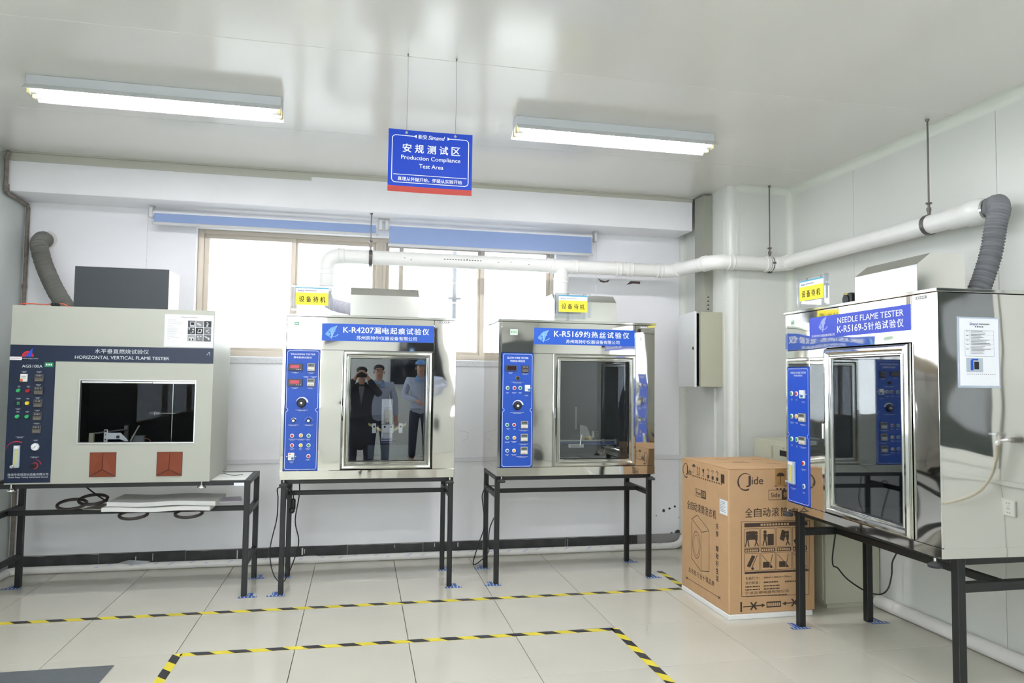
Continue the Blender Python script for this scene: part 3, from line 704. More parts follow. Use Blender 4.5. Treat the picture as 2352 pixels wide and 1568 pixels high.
def standby_sign(loc, rz, label, W=.22, post=.05):
    r = empty('standby_sign', loc, rz); tag(r, label, 'sign')
    # clear acrylic easel: base, back plate, two uprights, crossbar with rings, hanging card
    hx = W/2; zb = .075; zt = .195
    B().box(-.05, .05, -.02, .05, 0, .004, .001).box(-.012, .012, .012, .016, .004, zt, .001).build('stand_base', ACRY, r)
    B().box(-hx-.03, hx+.03, .010, .012, zb-.04, zt+.02, .001).build('back_plate', ACRY, r)
    for s in (-1, 1): B().box(s*(hx+.022)-.009, s*(hx+.022)+.009, -.012, .009, zb-.035, zt+.025, .002).build('upright', ACRY, r)
    B().m(GREYP).cyl((-hx-.03, -.004, zt+.018), (hx+.03, -.004, zt+.018), .0014, 8).build('crossbar', parent=r)
    c = B().m(WHITE).box(-hx, hx, -.006, -.004, zb, zt+.004)
    c.m(YSIGN).rect(-hx, hx, zb, zt-.034, -.0064).m(mat('card_cyan', (70, 160, 190), .5)).rect(-hx, hx, zt-.004, zt+.004, -.0064)
    c.m(mat('card_navy', (40, 60, 130), .5)); text(c, 'Simand', -hx+.012, -hx+.055, zt-.026, zt-.014, .03, .3, -.0068)
    c.m(GREYP)
    for k in range(12): c.rect(-hx+.062+k*.0065, -hx+.067+k*.0065, zt-.023, zt-.016, -.0066)
    card = c.build('card', parent=r)
    t = B().m(BLACKI)
    for k, ch in enumerate('设备待机'): text(t, ch, -hx+.022+k*.0475, -hx+.022+k*.0475+.036, zb+.020, zb+.062, .025, y=-.0072)
    t.build('lettering', parent=card, smooth=0)
    for x in (-hx+.07, hx-.022):
        P = [(x, -.004+.0*math.cos(a), zt+.011+.0075*math.sin(a)) for a in (0,)]
        P = [(x+.0072*math.cos(2*math.pi*i/14), -.004, zt+.010+.0085*math.sin(2*math.pi*i/14)) for i in range(15)]
        B().m(BLACKP).tube(P, .0010, 6).build('ring', parent=r)
    return r

def sticker(pr, f, x0, x1, z0, z1, edge, fill, name='sticker'):
    b = B(f).m(edge).rect(x0, x1, z0, z1, -.0006).m(fill)
    w_, h = x1-x0, z1-z0
    for k in range(4): b.rect(x0+w_*(.14+.19*k), x0+w_*(.27+.19*k), z0+h*.3, z0+h*.72, -.0010)
    return b.build(name, parent=pr, smooth=0)

# ================================================================== MACHINE 2 (tracking tester)
m2, f2, d2 = steel_chamber(-.513, 5.0, 0, .757, 1.870, 1.168, 'polished steel tracking tester cabinet with dark glass door, second machine from left',
                           None, (.024, .243), (.392, 1.010, .822, 1.632), 1.0135, .817, 1.630, (.434, .910, .09, 2.024, .26), pane=TINT2)
bn = B(f2).box(.250, 1.011, -.0015, 0, 1.693, 1.811).build('name_banner', BLUE, m2)
b = B(f2).m(WHITE)
text(b, 'K-R4207', .391, .596, 1.750, 1.790, .03, y=-.0024)
for k, ch in enumerate('漏电起痕试验仪'): text(b, ch, .598+k*.0552, .598+k*.0552+.048, 1.747, 1.792, .025, y=-.0024)
b.build('lettering', parent=bn, smooth=0); b = B(f2).m(WHITE)
text(b, '苏州凯特尔仪器设备有限公司', .481, .892, 1.704, 1.731, .012, y=-.0024)
b.build('lettering', parent=bn, smooth=0)
b = B(f2); arrow_logo(b, .271, .364, 1.704, 1.797, mat('logo_pale', (110, 165, 220), .5), -.0022); b.build('logo', parent=bn, smooth=0)
cp = B(f2).box(.0235, .243, -.003, .008, .8185, 1.629, .001).build('control_panel', BLUEP, m2)
fc = ((0, -.003, -.757), 0)
b = B(fc).m(WHITE); panel_border(b, .0235, .243, .8185, 1.629); text(b, 'TRACKING TESTER', .051, .212, 1.592, 1.603, .02); text(b, '漏电起痕试验仪', .071, .190, 1.569, 1.582, .02)
for (x, z, w_) in ((.085, 1.474, .05), (.187, 1.474, .045), (.157, 1.447, .04), (.207, 1.447, .045), (.085, 1.371, .05), (.187, 1.371, .05), (.133, 1.222, .08), (.082, 1.122, .07), (.180, 1.122, .06), (.078, 1.027, .05), (.132, 1.027, .06), (.180, 1.027, .03),
                   (.078, .963, .03), (.132, .963, .02), (.180, .963, .03), (.182, .892, .03), (.078, .876, .03)): caption(b, x, z, w_)
b.build('printed_legend', parent=cp, smooth=0)
meter(cp, fc, .038, .132, 1.487, 1.532); meter(cp, fc, .037, .133, 1.383, 1.430)
timer(cp, fc, .161, .212, 1.484, 1.537); timer(cp, fc, .161, .212, 1.381, 1.434)
knob(cp, fc, .130, 1.270, .030, 5, 165, cap=False, ang=270)
knob(cp, fc, .082, 1.152, .014, 30, 160); knob(cp, fc, .179, 1.152, .014, ticks=True)
for (x, z, c_) in ((.075, 1.051, RED), (.132, 1.053, ORAN), (.182, 1.051, GREEN), (.076, .987, RED), (.133, .987, YELL), (.183, .987, GREEN), (.184, .915, RED)): button(cp, fc, x, z, c_, .0135)
for (x, z) in ((.155, 1.459), (.206, 1.457)): B(fc).m(BLACKP).lathe((x, 0, z), (0, -1, 0), [(0, .004), (.003, .003)], 10).build('indicator', parent=cp)
breaker(cp, fc, .054, .094, .890, .938)
sticker(m2, f2, .070, .102, 1.795, 1.815, GREEN, WHITE); sticker(m2, f2, 1.048, 1.121, 1.833, 1.848, GREYP, WHITE)
B(f2).m(CHROME).box(.398, .410, -.034, -.024, 1.185, 1.254, .004).build('door_handle', parent=d2)
# fixture inside: white column with two drip electrodes on cream arms
WP2 = mat('fixture_white', (240, 240, 238), .5, emit=(240, 240, 238), es=.0)
fx = B(f2); y = .33
fx.m(WP2).box(.672, .752, y, y+.02, .985, 1.29, .003).m(ALU).box(.683, .692, y-.012, y, .985, 1.29).box(.733, .742, y-.012, y, .985, 1.29).m(mat('fixture_cream', (214, 206, 184), .5)).box(.690, .738, y-.05, y-.005, 1.12, 1.222, .006).m(WP2).box(.688, .740, y-.05, y-.004, 1.21, 1.228, .003)
fx.m(ALU).lathe((.714, y-.02, 1.12), (0, 0, -1), [(0, .010), (.012, .009), (.03, .002)], 12).box(.672, .757, y-.06, y-.01, 1.045, 1.108, .002).m(BLACKP).lathe((.694, y-.061, 1.09), (0, -1, 0), [(0, .008), (.004, .007)], 12).lathe((.738, y-.061, 1.09), (0, -1, 0), [(0, .008), (.004, .007)], 12)
fx.m(CHROME)
for zz in (1.0, .985, .972): fx.cyl((.665, y-.03, zz), (.775, y-.03, zz), .004, 8)
fx.build('drip_column', parent=m2)
for s in (-1, 1):
    a = B(f2).m(mat('fixture_yellow', (214, 192, 120), .5)); cx_ = .714
    a.add([(cx_+s*.035, y-.04, 1.068), (cx_+s*.035, y-.025, 1.068), (cx_+s*.135, y-.025, 1.118), (cx_+s*.135, y-.04, 1.118), (cx_+s*.035, y-.04, 1.050), (cx_+s*.035, y-.025, 1.050), (cx_+s*.135, y-.025, 1.100), (cx_+s*.135, y-.04, 1.100)],
          [(0, 1, 2, 3), (4, 5, 6, 7), (0, 3, 7, 4), (1, 2, 6, 5), (0, 1, 5, 4), (2, 3, 7, 6)])
    a.m(WP2).box(cx_+s*.095-.014, cx_+s*.095+.014, y-.048, y-.044, 1.045, 1.115, .001).m(BLACKI).rect(cx_+s*.095-.006, cx_+s*.095+.006, 1.085, 1.097, y-.0485)
    a.build('electrode_arm', parent=m2)
B(f2).m(mat('clear_tray', (88, 94, 98), .1)).box(.575, .862, .25, .45, .955, .962).box(.575, .862, .25, .253, .86, .955).box(.575, .579, .25, .45, .86, .955).box(.858, .862, .25, .45, .86, .955).build('platform', parent=m2)
standby_sign((-.342, 5.14, 1.870), 0, 'yellow standby sign in clear holder on the tracking tester left of its hood')

# ================================================================== MACHINE 3 (glow-wire tester)
m3, f3, d3 = steel_chamber(.962, 5.0, 0, .757, 1.877, 1.190, 'polished steel glow wire tester cabinet, third machine, left of the cardboard carton',
                           None, (.028, .254), (.403, 1.037, .820, 1.638), 1.0375, .819, 1.636, (.455, .948, .17, 2.040, .26))
bn = B(f3).box(.260, 1.030, -.0015, 0, 1.701, 1.8205).build('name_banner', BLUE, m3)
b = B(f3).m(WHITE)
text(b, 'K-R5169', .408, .626, 1.759, 1.802, .03, y=-.0024)
for k, ch in enumerate('灼热丝试验仪'): text(b, ch, .632+k*.0608, .632+k*.0608+.050, 1.757, 1.803, .025, y=-.0024)
b.build('lettering', parent=bn, smooth=0); b = B(f3).m(WHITE)
text(b, '苏州凯特尔仪器设备有限公司', .499, .910, 1.713, 1.740, .012, y=-.0024)
b.build('lettering', parent=bn, smooth=0)
b = B(f3); arrow_logo(b, .284, .380, 1.713, 1.806, mat('logo_pale', (110, 165, 220), .5), -.0022); b.build('logo', parent=bn, smooth=0)
cp = B(f3).box(.0255, .2545, -.003, .008, .8205, 1.6345, .001).build('control_panel', BLUEP, m3)
b = B(fc).m(WHITE); panel_border(b, .0255, .2545, .8205, 1.6345); text(b, 'GLOW-WIRE TESTER', .061, .219, 1.593, 1.607, .02); text(b, '灼热丝试验仪', .085, .194, 1.569, 1.585, .02)
for (x, z, w_) in ((.090, 1.492, .035), (.195, 1.486, .05), (.140, 1.425, .09), (.068, 1.350, .02), (.118, 1.350, .035), (.160, 1.350, .025), (.208, 1.333, .03), (.140, 1.208, .10), (.075, 1.094, .025), (.122, 1.094, .02), (.190, 1.083, .07),
                   (.070, 1.000, .04), (.120, 1.002, .04), (.190, .985, .07), (.071, .910, .025), (.121, .910, .04), (.180, .895, .085)): caption(b, x, z, w_)
b.build('printed_legend', parent=cp, smooth=0)
meter(cp, fc, .053, .132, 1.506, 1.546, False); timer(cp, fc, .169, .220, 1.496, 1.545, False)
B(fc).m(GREYP).lathe((.141, 0, 1.455), (0, -1, 0), [(0, .016), (.004, .016)], 20).m(BLACKP).lathe((.141, -.004, 1.455), (0, -1, 0), [(0, .013), (.010, .0125), (.012, .010)], 20).build('fuse_cap', parent=cp)
for (x, z, c_) in ((.068, 1.384, GREEN), (.118, 1.384, RED), (.160, 1.385, GREEN), (.068, 1.122, GREEN), (.119, 1.122, RED), (.070, 1.031, GREEN), (.121, 1.030, ORAN), (.071, .939, BLUL), (.120, .939, ORAN)): button(cp, fc, x, z, c_, .0135)
breaker(cp, fc, .193, .232, 1.361, 1.407, orange=False)
knob(cp, fc, .142, 1.258, .030, 10, 175, ang=180)
for (z0_, z1_) in ((1.096, 1.149), (1.004, 1.058), (.912, .966)): timer(cp, fc, .166, .220, z0_, z1_)
sticker(m3, f3, .082, .138, 1.764, 1.806, mat('sticker_pale', (206, 222, 210), .5), mat('sticker_green', (120, 170, 130), .5)); sticker(m3, f3, 1.068, 1.140, 1.838, 1.852, GREYP, WHITE)
B(f3).m(CHROME).box(.408, .420, -.034, -.024, 1.17, 1.245, .004).build('door_handle', parent=d3)
y = .30
fx = B(f3).m(mat('rail_blue', (40, 62, 104), .4)).box(.535, 1.010, y, y+.10, .945, .970, .003).m(ALU).box(.52, 1.015, y+.03, y+.045, .972, .984, .002).box(.885, .905, y-.006, y, .966, .992).box(.985, 1.012, y-.006, y, .955, .992)
fx.m(LINERB).box(.50, 1.01, y, y+.14, .88, .944).build('carriage_rail', parent=m3)
fx = B(f3).m(mat('perforated_alu', (150, 152, 148), .4, .6)).add([(.715, y+.03, .998), (.80, y+.03, .998), (.79, y+.03, 1.04), (.77, y+.03, 1.085), (.735, y+.03, 1.097), (.715, y+.03, 1.097), (.715, y+.04, .998), (.80, y+.04, .998), (.79, y+.04, 1.04), (.77, y+.04, 1.085), (.735, y+.04, 1.097), (.715, y+.04, 1.097)],
     [(0, 1, 2, 3, 4, 5), (6, 7, 8, 9, 10, 11)]+[(i, (i+1) % 6, 6+(i+1) % 6, 6+i) for i in range(6)])
fx.m(mat('brass', (200, 170, 90), .3, .9)).lathe((.733, y+.028, .998), (0, -1, 0), [(0, .016), (.02, .016), (.022, .006)], 18).lathe((.795, y+.028, .999), (0, -1, 0), [(0, .016), (.02, .016), (.022, .006)], 18)
fx.m(ALU).box(.812, .826, y+.02, y+.04, 1.0, 1.05).m(BLACKP).box(.826, .87, y+.02, y+.06, 1.005, 1.045, .004).build('carriage', parent=m3)
fx = B(f3).m(ALU).box(.603, .727, y-.035, y-.02, .930, .958, .002).m(BLACKP).rect(.62, .70, .941, .947, y-.0355).m(ALU)
fx.tube([(.690, y-.05, .945), (.702, y-.05, 1.02)], .007, 8).lathe((.702, y-.045, 1.022), (0, -1, 0), [(0, .011), (.01, .011)], 12).build('lever_bracket', parent=m3)
B(f3).m(mat('clear_rule', (150, 152, 146), .3)).box(.694, .708, y+.09, y+.10, 1.06, 1.235).build('scale_rule', parent=m3)
B(f3).m(mat('copper_lead', (150, 86, 66), .5)).tube(spline([(.90, y+.02, .95), (.86, y, .90), (.85, y, .87), (.92, y, .86)], .01), .0018, 6).tube(spline([(.94, y, .95), (.91, y, .92), (.90, y, .885)], .01), .0018, 6).build('lead_wire', parent=m3)
B(f3).m(ALU).box(.50, .66, .12, .22, .858, .866, .002).build('drip_tray', parent=m3)
standby_sign((1.541, 5.10, 1.877), 0, 'yellow standby sign in clear holder before the glow wire tester hood', .222)

# ================================================================== MACHINE 4 (needle flame tester), turned to the left
RZ4 = math.atan2(-math.cos(math.radians(2.5)), -math.sin(math.radians(2.5)))
panel_l = .018
m4, f4, d4 = steel_chamber(2.541, 3.917, RZ4, .69, 1.876, 1.237, 'large polished steel needle flame tester cabinet at right, door facing left',
                           None, (.018, .250), (.416, 1.071, .738, 1.637), 1.075, .735, 1.641, (.535, 1.000, .095, 2.022, .26), D=.66, pane=glass('grey_door_glass', (.84, .86, .87), .11))
panel_l = .022
bn = B(f4).box(.257, 1.074, -.0015, 0, 1.699, 1.820).build('name_banner', BLUE4, m4)
b = B(f4).m(WHITE)
text(b, 'NEEDLE FLAME TESTER', .521, 1.028, 1.770, 1.801, .015, y=-.0024)
b.build('lettering', parent=bn, smooth=0); b = B(f4).m(WHITE)
text(b, 'K-R5169-5', .518, .765, 1.719, 1.756, .03, y=-.0024)
for k, ch in enumerate('针焰试验仪'): text(b, ch, .772+k*.0525, .772+k*.0525+.045, 1.717, 1.758, .025, y=-.0024)
b.build('lettering', parent=bn, smooth=0); b = B(f4).m(WHITE)
text(b, '苏州凯特尔仪器设备有限公司', .280, .495, 1.706, 1.720, .01, y=-.0024)
b.build('lettering', parent=bn, smooth=0)
b = B(f4); arrow_logo(b, .346, .434, 1.728, 1.816, mat('logo_violet', (150, 160, 225), .5), -.0022); b.build('logo', parent=bn, smooth=0)
B(f4).box(.0185, .2495, 0, .014, 1.541, 1.6395, .001).build('filler_panel', STEEL, m4)
cp = B(f4).box(.0185, .249, -.003, .008, .737, 1.538, .001).build('control_panel', mat('royal_blue_film', (0, 70, 190), .42), m4)
fc4 = ((0, -.003, -.69), 0)
b = B(fc4).m(WHITE); panel_border(b, .0185, .249, .737, 1.538); text(b, 'NEEDLE FLAME TESTER', .060, .221, 1.501, 1.512, .02); text(b, '针焰试验仪', .095, .185, 1.484, 1.495, .02)
for (x, z, w_) in ((.072, 1.348, .02), (.122, 1.348, .02), (.192, 1.335, .035), (.070, 1.210, .045), (.122, 1.210, .03), (.188, 1.203, .06), (.068, 1.075, .02), (.122, 1.073, .02), (.185, 1.072, .07), (.190, .945, .05), (.190, .812, .03), (.080, .820, .06)): caption(b, x, z, w_)
b.build('printed_legend', parent=cp, smooth=0)
for (x, z, c_) in ((.071, 1.382, GREEN), (.122, 1.382, RED), (.069, 1.247, GREEN), (.120, 1.248, ORAN), (.067, 1.111, GREEN), (.122, 1.112, GREEN), (.190, .981, RED), (.191, .848, BLUL)): button(cp, fc4, x, z, c_, .0145)
breaker(cp, fc4, .168, .214, 1.357, 1.404, orange=False); timer(cp, fc4, .150, .220, 1.220, 1.269); timer(cp, fc4, .150, .220, 1.088, 1.135)
flowmeter(cp, fc4, .044, .108, .846, .979)
B(f4).m(CHROME).box(.420, .434, -.040, -.026, 1.140, 1.228, .005).build('door_handle', parent=d4)
y = .30
B(f4).m(mat('clear_burner', (150, 154, 156), .2)).box(.72, .98, y, y+.02, .905, .92).box(.78, .80, y-.01, y+.03, .88, .94, .003).box(.92, .95, y-.02, y+.04, .90, .97, .004).m(CHROME).lathe((.93, y-.03, .94), (0, -1, 0), [(0, .018), (.012, .018)], 18).cyl((.94, y, .96), (.94, y, 1.0), .006).build('burner_mount', parent=m4)
B(f4).m(mat('red_lead', (190, 50, 40), .5)).tube(spline([(.95, y, .96), (.93, y, 1.02), (.95, y+.02, 1.08), (.99, y+.05, 1.09)], .01), .003, 6).build('lead_wire', parent=m4)
B(f4).m(GREYP).tube([(.80+.075*math.cos(a/12*math.pi), y-.02, .83-.06*math.sin(a/12*math.pi)) for a in range(-3, 14)], .003, 6).build('gas_tube', parent=m4)
sticker(m4, f4, .060, .100, 1.785, 1.825, mat('sticker_pale', (206, 222, 210), .5), GREEN); sticker(m4, f4, 1.105, 1.175, 1.835, 1.850, GREYP, WHITE)
# document in its sleeve on the near side of machine 4
doc = empty('document_sleeve', m4.matrix_world @ Vector((0, 0, 0))); 
bpy.context.view_layer.update()
pos = m4.matrix_world @ Vector((1.237+.001, .20, 1.445-.69))
doc.location = pos; doc.rotation_euler = (0, 0, RZ4+math.pi/2); tag(doc, 'white printed document in clear sleeve stuck on the needle flame tester side', 'document')
B().box(-.105, .108, -.003, 0, -.01, .305, .001).build('sleeve', SLEEVE, doc)
pg = B().box(-.096, .100, -.0042, -.003, 0, .298).build('page', PAPER, doc)
b = B().m(mat('card_navy', (40, 60, 130), .5)); text(b, 'Simand', -.046, -.002, .268, .280, .03, .3, y=-.0048)
b.m(BLACKI)
for k in range(12): b.rect(.002+k*.0045, .005+k*.0045, .271, .276, -.0048)
for k in range(5): b.rect(-.018+k*.009, -.013+k*.009, .259, .264, -.0048)
b.pline([(-.070, .245), (.076, .245), (.076, .13), (-.070, .13)], .0008, -.0048, True)
for k in range(16):
    z = .240-k*.0066
    b.line(-.070, z-.002, .076, z-.002, .0004, -.0047) if k in (2, 5, 8, 11) else None
    b.rect(-.064, -.052, z, z+.002, -.0048) if k in (0, 3, 6, 9, 12) else None
    b.rect(-.040, -.040+random.uniform(.03, .10), z, z+.0018, -.0048)
b.line(-.045, .245, -.045, .13, .0006, -.0048)
b.m(mat('photo_grey', (176, 186, 196), .5)).rect(-.066, .018, .060, .122, -.0048).m(BLUE).rect(-.044, -.030, .068, .112, -.0051).rect(-.040, -.005, .112, .119, -.0051).m(BLACKI).rect(-.026, -.002, .072, .106, -.0051)
for k in range(14): b.rect(-.062+k*.0105, -.056+k*.0105, .050, .052, -.0048)
b.build('print', parent=pg, smooth=0)
# standby sign on machine 4, at its far-left corner
p = m4.matrix_world @ Vector((.080, .13, 1.876-.69))
standby_sign(p, RZ4+math.radians(3), 'yellow standby sign in clear holder on the needle flame tester', .23, .05)
# small round black plug on the roof of machine 4
p = m4.matrix_world @ Vector((.425, .13, 1.876-.69))
pl = empty('power_plug', p, RZ4); tag(pl, 'small black round power plug on the needle flame tester roof', 'plug')
B().m(BLACKP).box(-.035, .035, -.01, .03, 0, .075, .008).lathe((0, -.01, .038), (0, -1, 0), [(0, .028), (.008, .026), (.010, .012)], 20).build('housing', parent=pl)
B().m(YELL).box(-.012, .012, -.014, -.010, .066, .070).build('earth_mark', parent=pl)
B().m(mat('plug_red', (140, 30, 36), .5)).box(-.030, -.022, -.013, -.010, .01, .05).build('side_mark', parent=pl)
flex('flexible_duct', [(3.22, 3.12, 2.375), (3.212, 3.06, 2.385), (3.178, 3.015, 2.35), (3.145, 3.005, 2.26), (3.118, 3.01, 2.12), (3.078, 3.02, 1.99), (3.035, 3.03, 1.885)], .048, DUCTG, 'grey corrugated duct from pipe end down to the needle flame tester')
o = B(((-3.22, -3.115, -2.375), 0)).lathe((3.22, 3.125, 2.375), (0, -1, 0), [(0, .054), (.0, .058), (.014, .058), (.014, .054)], 26).build('hose_clamp', CHROME); o.location = (3.22, 3.115, 2.375); tag(o, 'steel hose clamp where grey duct meets the white pipe end', 'clamp')
# the two short ducts at machines 2 and 3
flex('flexible_duct', [(-.27, 5.6, 2.105), (-.27, 5.6, 2.06), (-.25, 5.59, 2.015), (-.18, 5.56, 1.985), (-.06, 5.48, 1.955), (-.03, 5.42, 1.95)], .045, mat('silver_duct', (205, 203, 212), .4), 'short pale flexible duct from window pipe to the tracking tester hood')
o = B(((.27, -5.6, -2.09), 0)).m(CHROME).lathe((-.27, 5.6, 2.078), (0, 0, 1), [(0, .046), (0, .049), (.014, .049), (.014, .046)], 24).build('hose_clamp'); o.location = (-.27, 5.6, 2.09); tag(o, 'steel hose clamp under white reducer behind left standby sign', 'clamp')
flex('flexible_duct', [(1.59, 5.6, 2.085), (1.59, 5.59, 2.03), (1.585, 5.55, 1.985), (1.58, 5.47, 1.96), (1.58, 5.425, 1.955)], .042, mat('silver_duct', (205, 203, 212), .4), 'short pale flexible duct behind the glow wire tester hood')

# ================================================================== MACHINE 1 (beige flame tester)
m1 = empty('test_chamber', (-2.14, 5.0, .757)); tag(m1, 'beige horizontal vertical flame tester with navy panel, leftmost machine', 'test machine')
f1 = ((0, 0, -.757), 0); W1 = 1.192; zt1 = 1.873; D1 = .60
w0, w1, v0, v1 = .398, 1.092, 1.006, 1.412
b = B(f1).box(0, W1, .0, .02, v1, zt1).box(0, W1, 0, .02, .757, v0).box(0, w0, 0, .02, v0, v1).box(w1, W1, 0, .02, v0, v1)
b.box(0, .02, .02, D1, .757, zt1).box(W1-.02, W1, .02, D1, .757, zt1).box(.02, W1-.02, D1-.02, D1, .757, zt1).box(.02, W1-.02, .02, D1-.02, .757, .777).box(.02, W1-.02, .02, D1-.02, zt1-.02, zt1)
b.build('casing', BEIGE, m1)
B(f1).box(.26, .266, .02, D1-.03, .80, 1.60).box(W1-.036, W1-.03, .02, D1-.03, .80, 1.60).box(.26, W1-.03, D1-.036, D1-.03, .80, 1.60).box(.26, W1-.03, .02, D1-.03, .955, .961).box(.26, W1-.03, .02, D1-.03, 1.60, 1.606).build('inner_liner', LINERB, m1)
wf = B(f1).mitre(w0, w1, v0, v1, [(0, .0), (0, -.004), (.007, -.004), (.009, .016), (.009, .02), (0, .02)]).build('window_frame', ALU, m1)
B(f1).box(w0+.010, w1-.010, .006, .010, 1.389, 1.403, .002).box(w0+.245, w0+.43, -.004, .008, 1.391, 1.401, .002).build('sash_rail', ALU, m1)
B(f1).box(w0+.010, w1-.010, .010, .013, v0+.010, 1.390).build('sash_glass', TINT1, m1)
B(f1).box(.0, 1.191, -.002, 0, 1.524, 1.624).build('name_banner', NAVY, m1)
cp = B(f1).box(.0, .258, -.002, 0, .766, 1.5235).build('control_panel', NAVY, m1)
g1 = ((0, -.002, -.757), 0)
b = B(g1).m(mat('silver_print', (206, 212, 216), .5)); text(b, '水平垂直燃烧试验仪', .480, .798, 1.579, 1.608, .0); b.build('lettering', parent=m1, smooth=0)
b = B(g1).m(mat('silver_print', (206, 212, 216), .5)); text(b, 'HORIZONTAL VERTICAL FLAME TESTER', .367, .922, 1.542, 1.563, .015)
b.build('lettering', parent=m1, smooth=0); b = B(g1).m(mat('silver_print', (206, 212, 216), .5)); text(b, 'www.angui.com .', .066, .165, 1.534, 1.543)
b.line(1.15, 1.58, 1.165, 1.60, .002).line(1.165, 1.60, 1.170, 1.575, .002)
b.build('lettering', parent=m1, smooth=0)
b = B(g1).m(mat('silver_print', (206, 212, 216), .5)); text(b, 'AG5100A', .070, .186, 1.482, 1.500, .015); b.build('lettering', parent=cp, smooth=0)
b = B(g1).m(mat('silver_print', (206, 212, 216), .5)); text(b, '珠海市安规测试设备有限公司', .019, .246, .811, .826, .0); text(b, 'Zhuhai Angui Testing Instruments Co.,Ltd', .020, .244, .795, .807, .01)
b.build('lettering', parent=cp, smooth=0)
b = B(g1).m(mat('logo_red', (196, 30, 44), .4)).poly([(.066+.034+.034*math.cos(math.radians(a)), 1.550+.036*math.sin(math.radians(a))) for a in range(0, 181, 15)])
b.m(mat('logo_blue', (24, 72, 200), .4)).poly([(.088, 1.550), (.122, 1.550), (.126, 1.607)], -.0012).m(NAVY).arc(.10, 1.550, .020, .023, 0, 180, -.0011)
b.build('logo', parent=m1, smooth=0)
B(g1).m(PAPER).rect(0, .067, 1.528, 1.549, -.001).m(mat('pink_line', (220, 150, 150), .5)).rect(.004, .062, 1.538, 1.541, -.0013).build('paper_label', parent=m1, smooth=0)
sticker(m1, g1, .197, .246, 1.488, 1.516, GREEN, WHITE)
for z in (1.418, 1.338, 1.259, 1.178, 1.097):
    t = timer(cp, g1, .145, .196, z-.025, z+.025, False)
b = B(g1).m(WHITEP).box(.067, .106, -.012, 0, 1.394, 1.442, .002).m(GREYP).rect(.074, .10, 1.425, 1.430, -.0125).rect(.074, .10, 1.415, 1.419, -.0125).m(mat('toggle_orange', (220, 110, 60), .5)).lathe((.075, -.012, 1.403), (0, -1, 0), [(0, .009), (.008, .007)], 14).build('circuit_breaker', parent=cp)
for (x, z, c_) in ((.059, 1.338, BRIGHTG), (.112, 1.337, RED), (.112, 1.260, YELL), (.060, 1.177, BRIGHTG), (.114, 1.177, BRIGHTG)): capbutton(cp, g1, x, z, c_)
B(g1).m(BLACKP).box(.048, .076, -.006, 0, 1.243, 1.273, .002).m(mat('rocker_green', (20, 110, 80), .4)).box(.053, .071, -.010, -.005, 1.247, 1.269, .003).m(WHITE).rect(.060, .064, 1.262, 1.264, -.0105).build('rocker_switch', parent=cp)
b = B(g1).m(mat('gauge_rim', (170, 170, 172), .3, .6)).lathe((.167, 0, .989), (0, -1, 0), [(0, .024), (.008, .024), (.010, .021)], 26).m(WHITE).disc(.167, .989, .021, -.0104, 26).m(BLACKI)
for k in range(9):
    t = math.radians(-45+k*33.75); b.line(.167+.015*math.cos(t), .989+.015*math.sin(t), .167+.0185*math.cos(t), .989+.0185*math.sin(t), .0012, -.0108)
b.line(.158, .980, .176, .998, .0025, -.0110).build('pressure_gauge', parent=cp)
b = B(g1).m(mat('arc_red', (200, 40, 56), .5)).arc(.060, .962, .058, .064, 165, 60, w0=.002, n=20)
for k in range(5):
    t = math.radians(70-k*14); b.rect(.163+.036*math.cos(t), .168+.038*math.cos(t), .872+.036*math.sin(t), .876+.037*math.sin(t))
b.build('scale_print', parent=cp, smooth=0)['kind'] = 'stuff'
B(g1).m(mat('knob_red', (150, 40, 56), .4)).lathe((.167, 0, .872), (0, -1, 0), [(0, .021), (.003, .021)], 22).m(BLACKP).lathe((.163, -.003, .872), (0, -1, 0), [(0, .016), (.014, .015), (.016, .012)], 20).build('dial_knob', parent=cp)
flowmeter(cp, g1, .050, .084, .861, .999)
b = B(g1).m(mat('silver_print', (206, 212, 216), .5))
for (x, z, w_) in ((.085, 1.456, .03), (.168, 1.456, .03), (.06, 1.364, .02), (.112, 1.364, .02), (.168, 1.374, .03), (.06, 1.289, .03), (.112, 1.289, .02), (.168, 1.295, .03), (.06, 1.225, .03), (.06, 1.207, .02), (.112, 1.207, .02), (.168, 1.216, .03), (.168, 1.135, .04), (.078, 1.05, .05), (.166, 1.030, .03), (.166, .925, .05)): caption(b, x, z, w_)
b.build('printed_legend', parent=cp, smooth=0)
# two rubber hand flaps, each of three leaves
for cx_ in (.554, .947):
    hw, z0_, z1_ = .077, .796, .951; zc_ = .845 if cx_ < .7 else .840
    hp = B(g1).m(RUBD).box(cx_-hw, cx_+hw, -.0015, 0, z0_, z1_).build('glove_port', parent=m1)
    e = .0015
    for vs in ([(cx_-hw+e, z0_+.008), (cx_-.002, zc_), (cx_-.0015, z1_-e), (cx_-hw+e, z1_-e)], [(cx_+hw-e, z0_+.008), (cx_+hw-e, z1_-e), (cx_+.0015, z1_-e), (cx_+.002, zc_)], [(cx_-hw+.01, z0_+e), (cx_+hw-.01, z0_+e), (cx_, zc_-.004)]):
        n_ = len(vs); B(g1).m(RUBBER).add([(p[0], (-.0035 if (abs(p[0]-cx_) > .02 or p[1] > z1_-.01) else -.010), p[1]) for p in vs]+[(p[0], -.0014, p[1]) for p in vs], [list(range(n_)), [n_+i for i in range(n_)]]+[(i, (i+1) % n_, n_+(i+1) % n_, n_+i) for i in range(n_)]).build('rubber_flap', parent=hp, smooth=0)
for fx_ in (.045, W1-.045):
    for fy in (-.008, D1-.05): B(f1).m(CHROME).cyl((fx_, fy, .757), (fx_, fy, .73), .005, 10).lathe((fx_, fy, .736), (0, 0, -1), [(0, .008), (.004, .014), (.010, .026), (.016, .028), (.02, .026)], 20).build('foot', parent=m1)
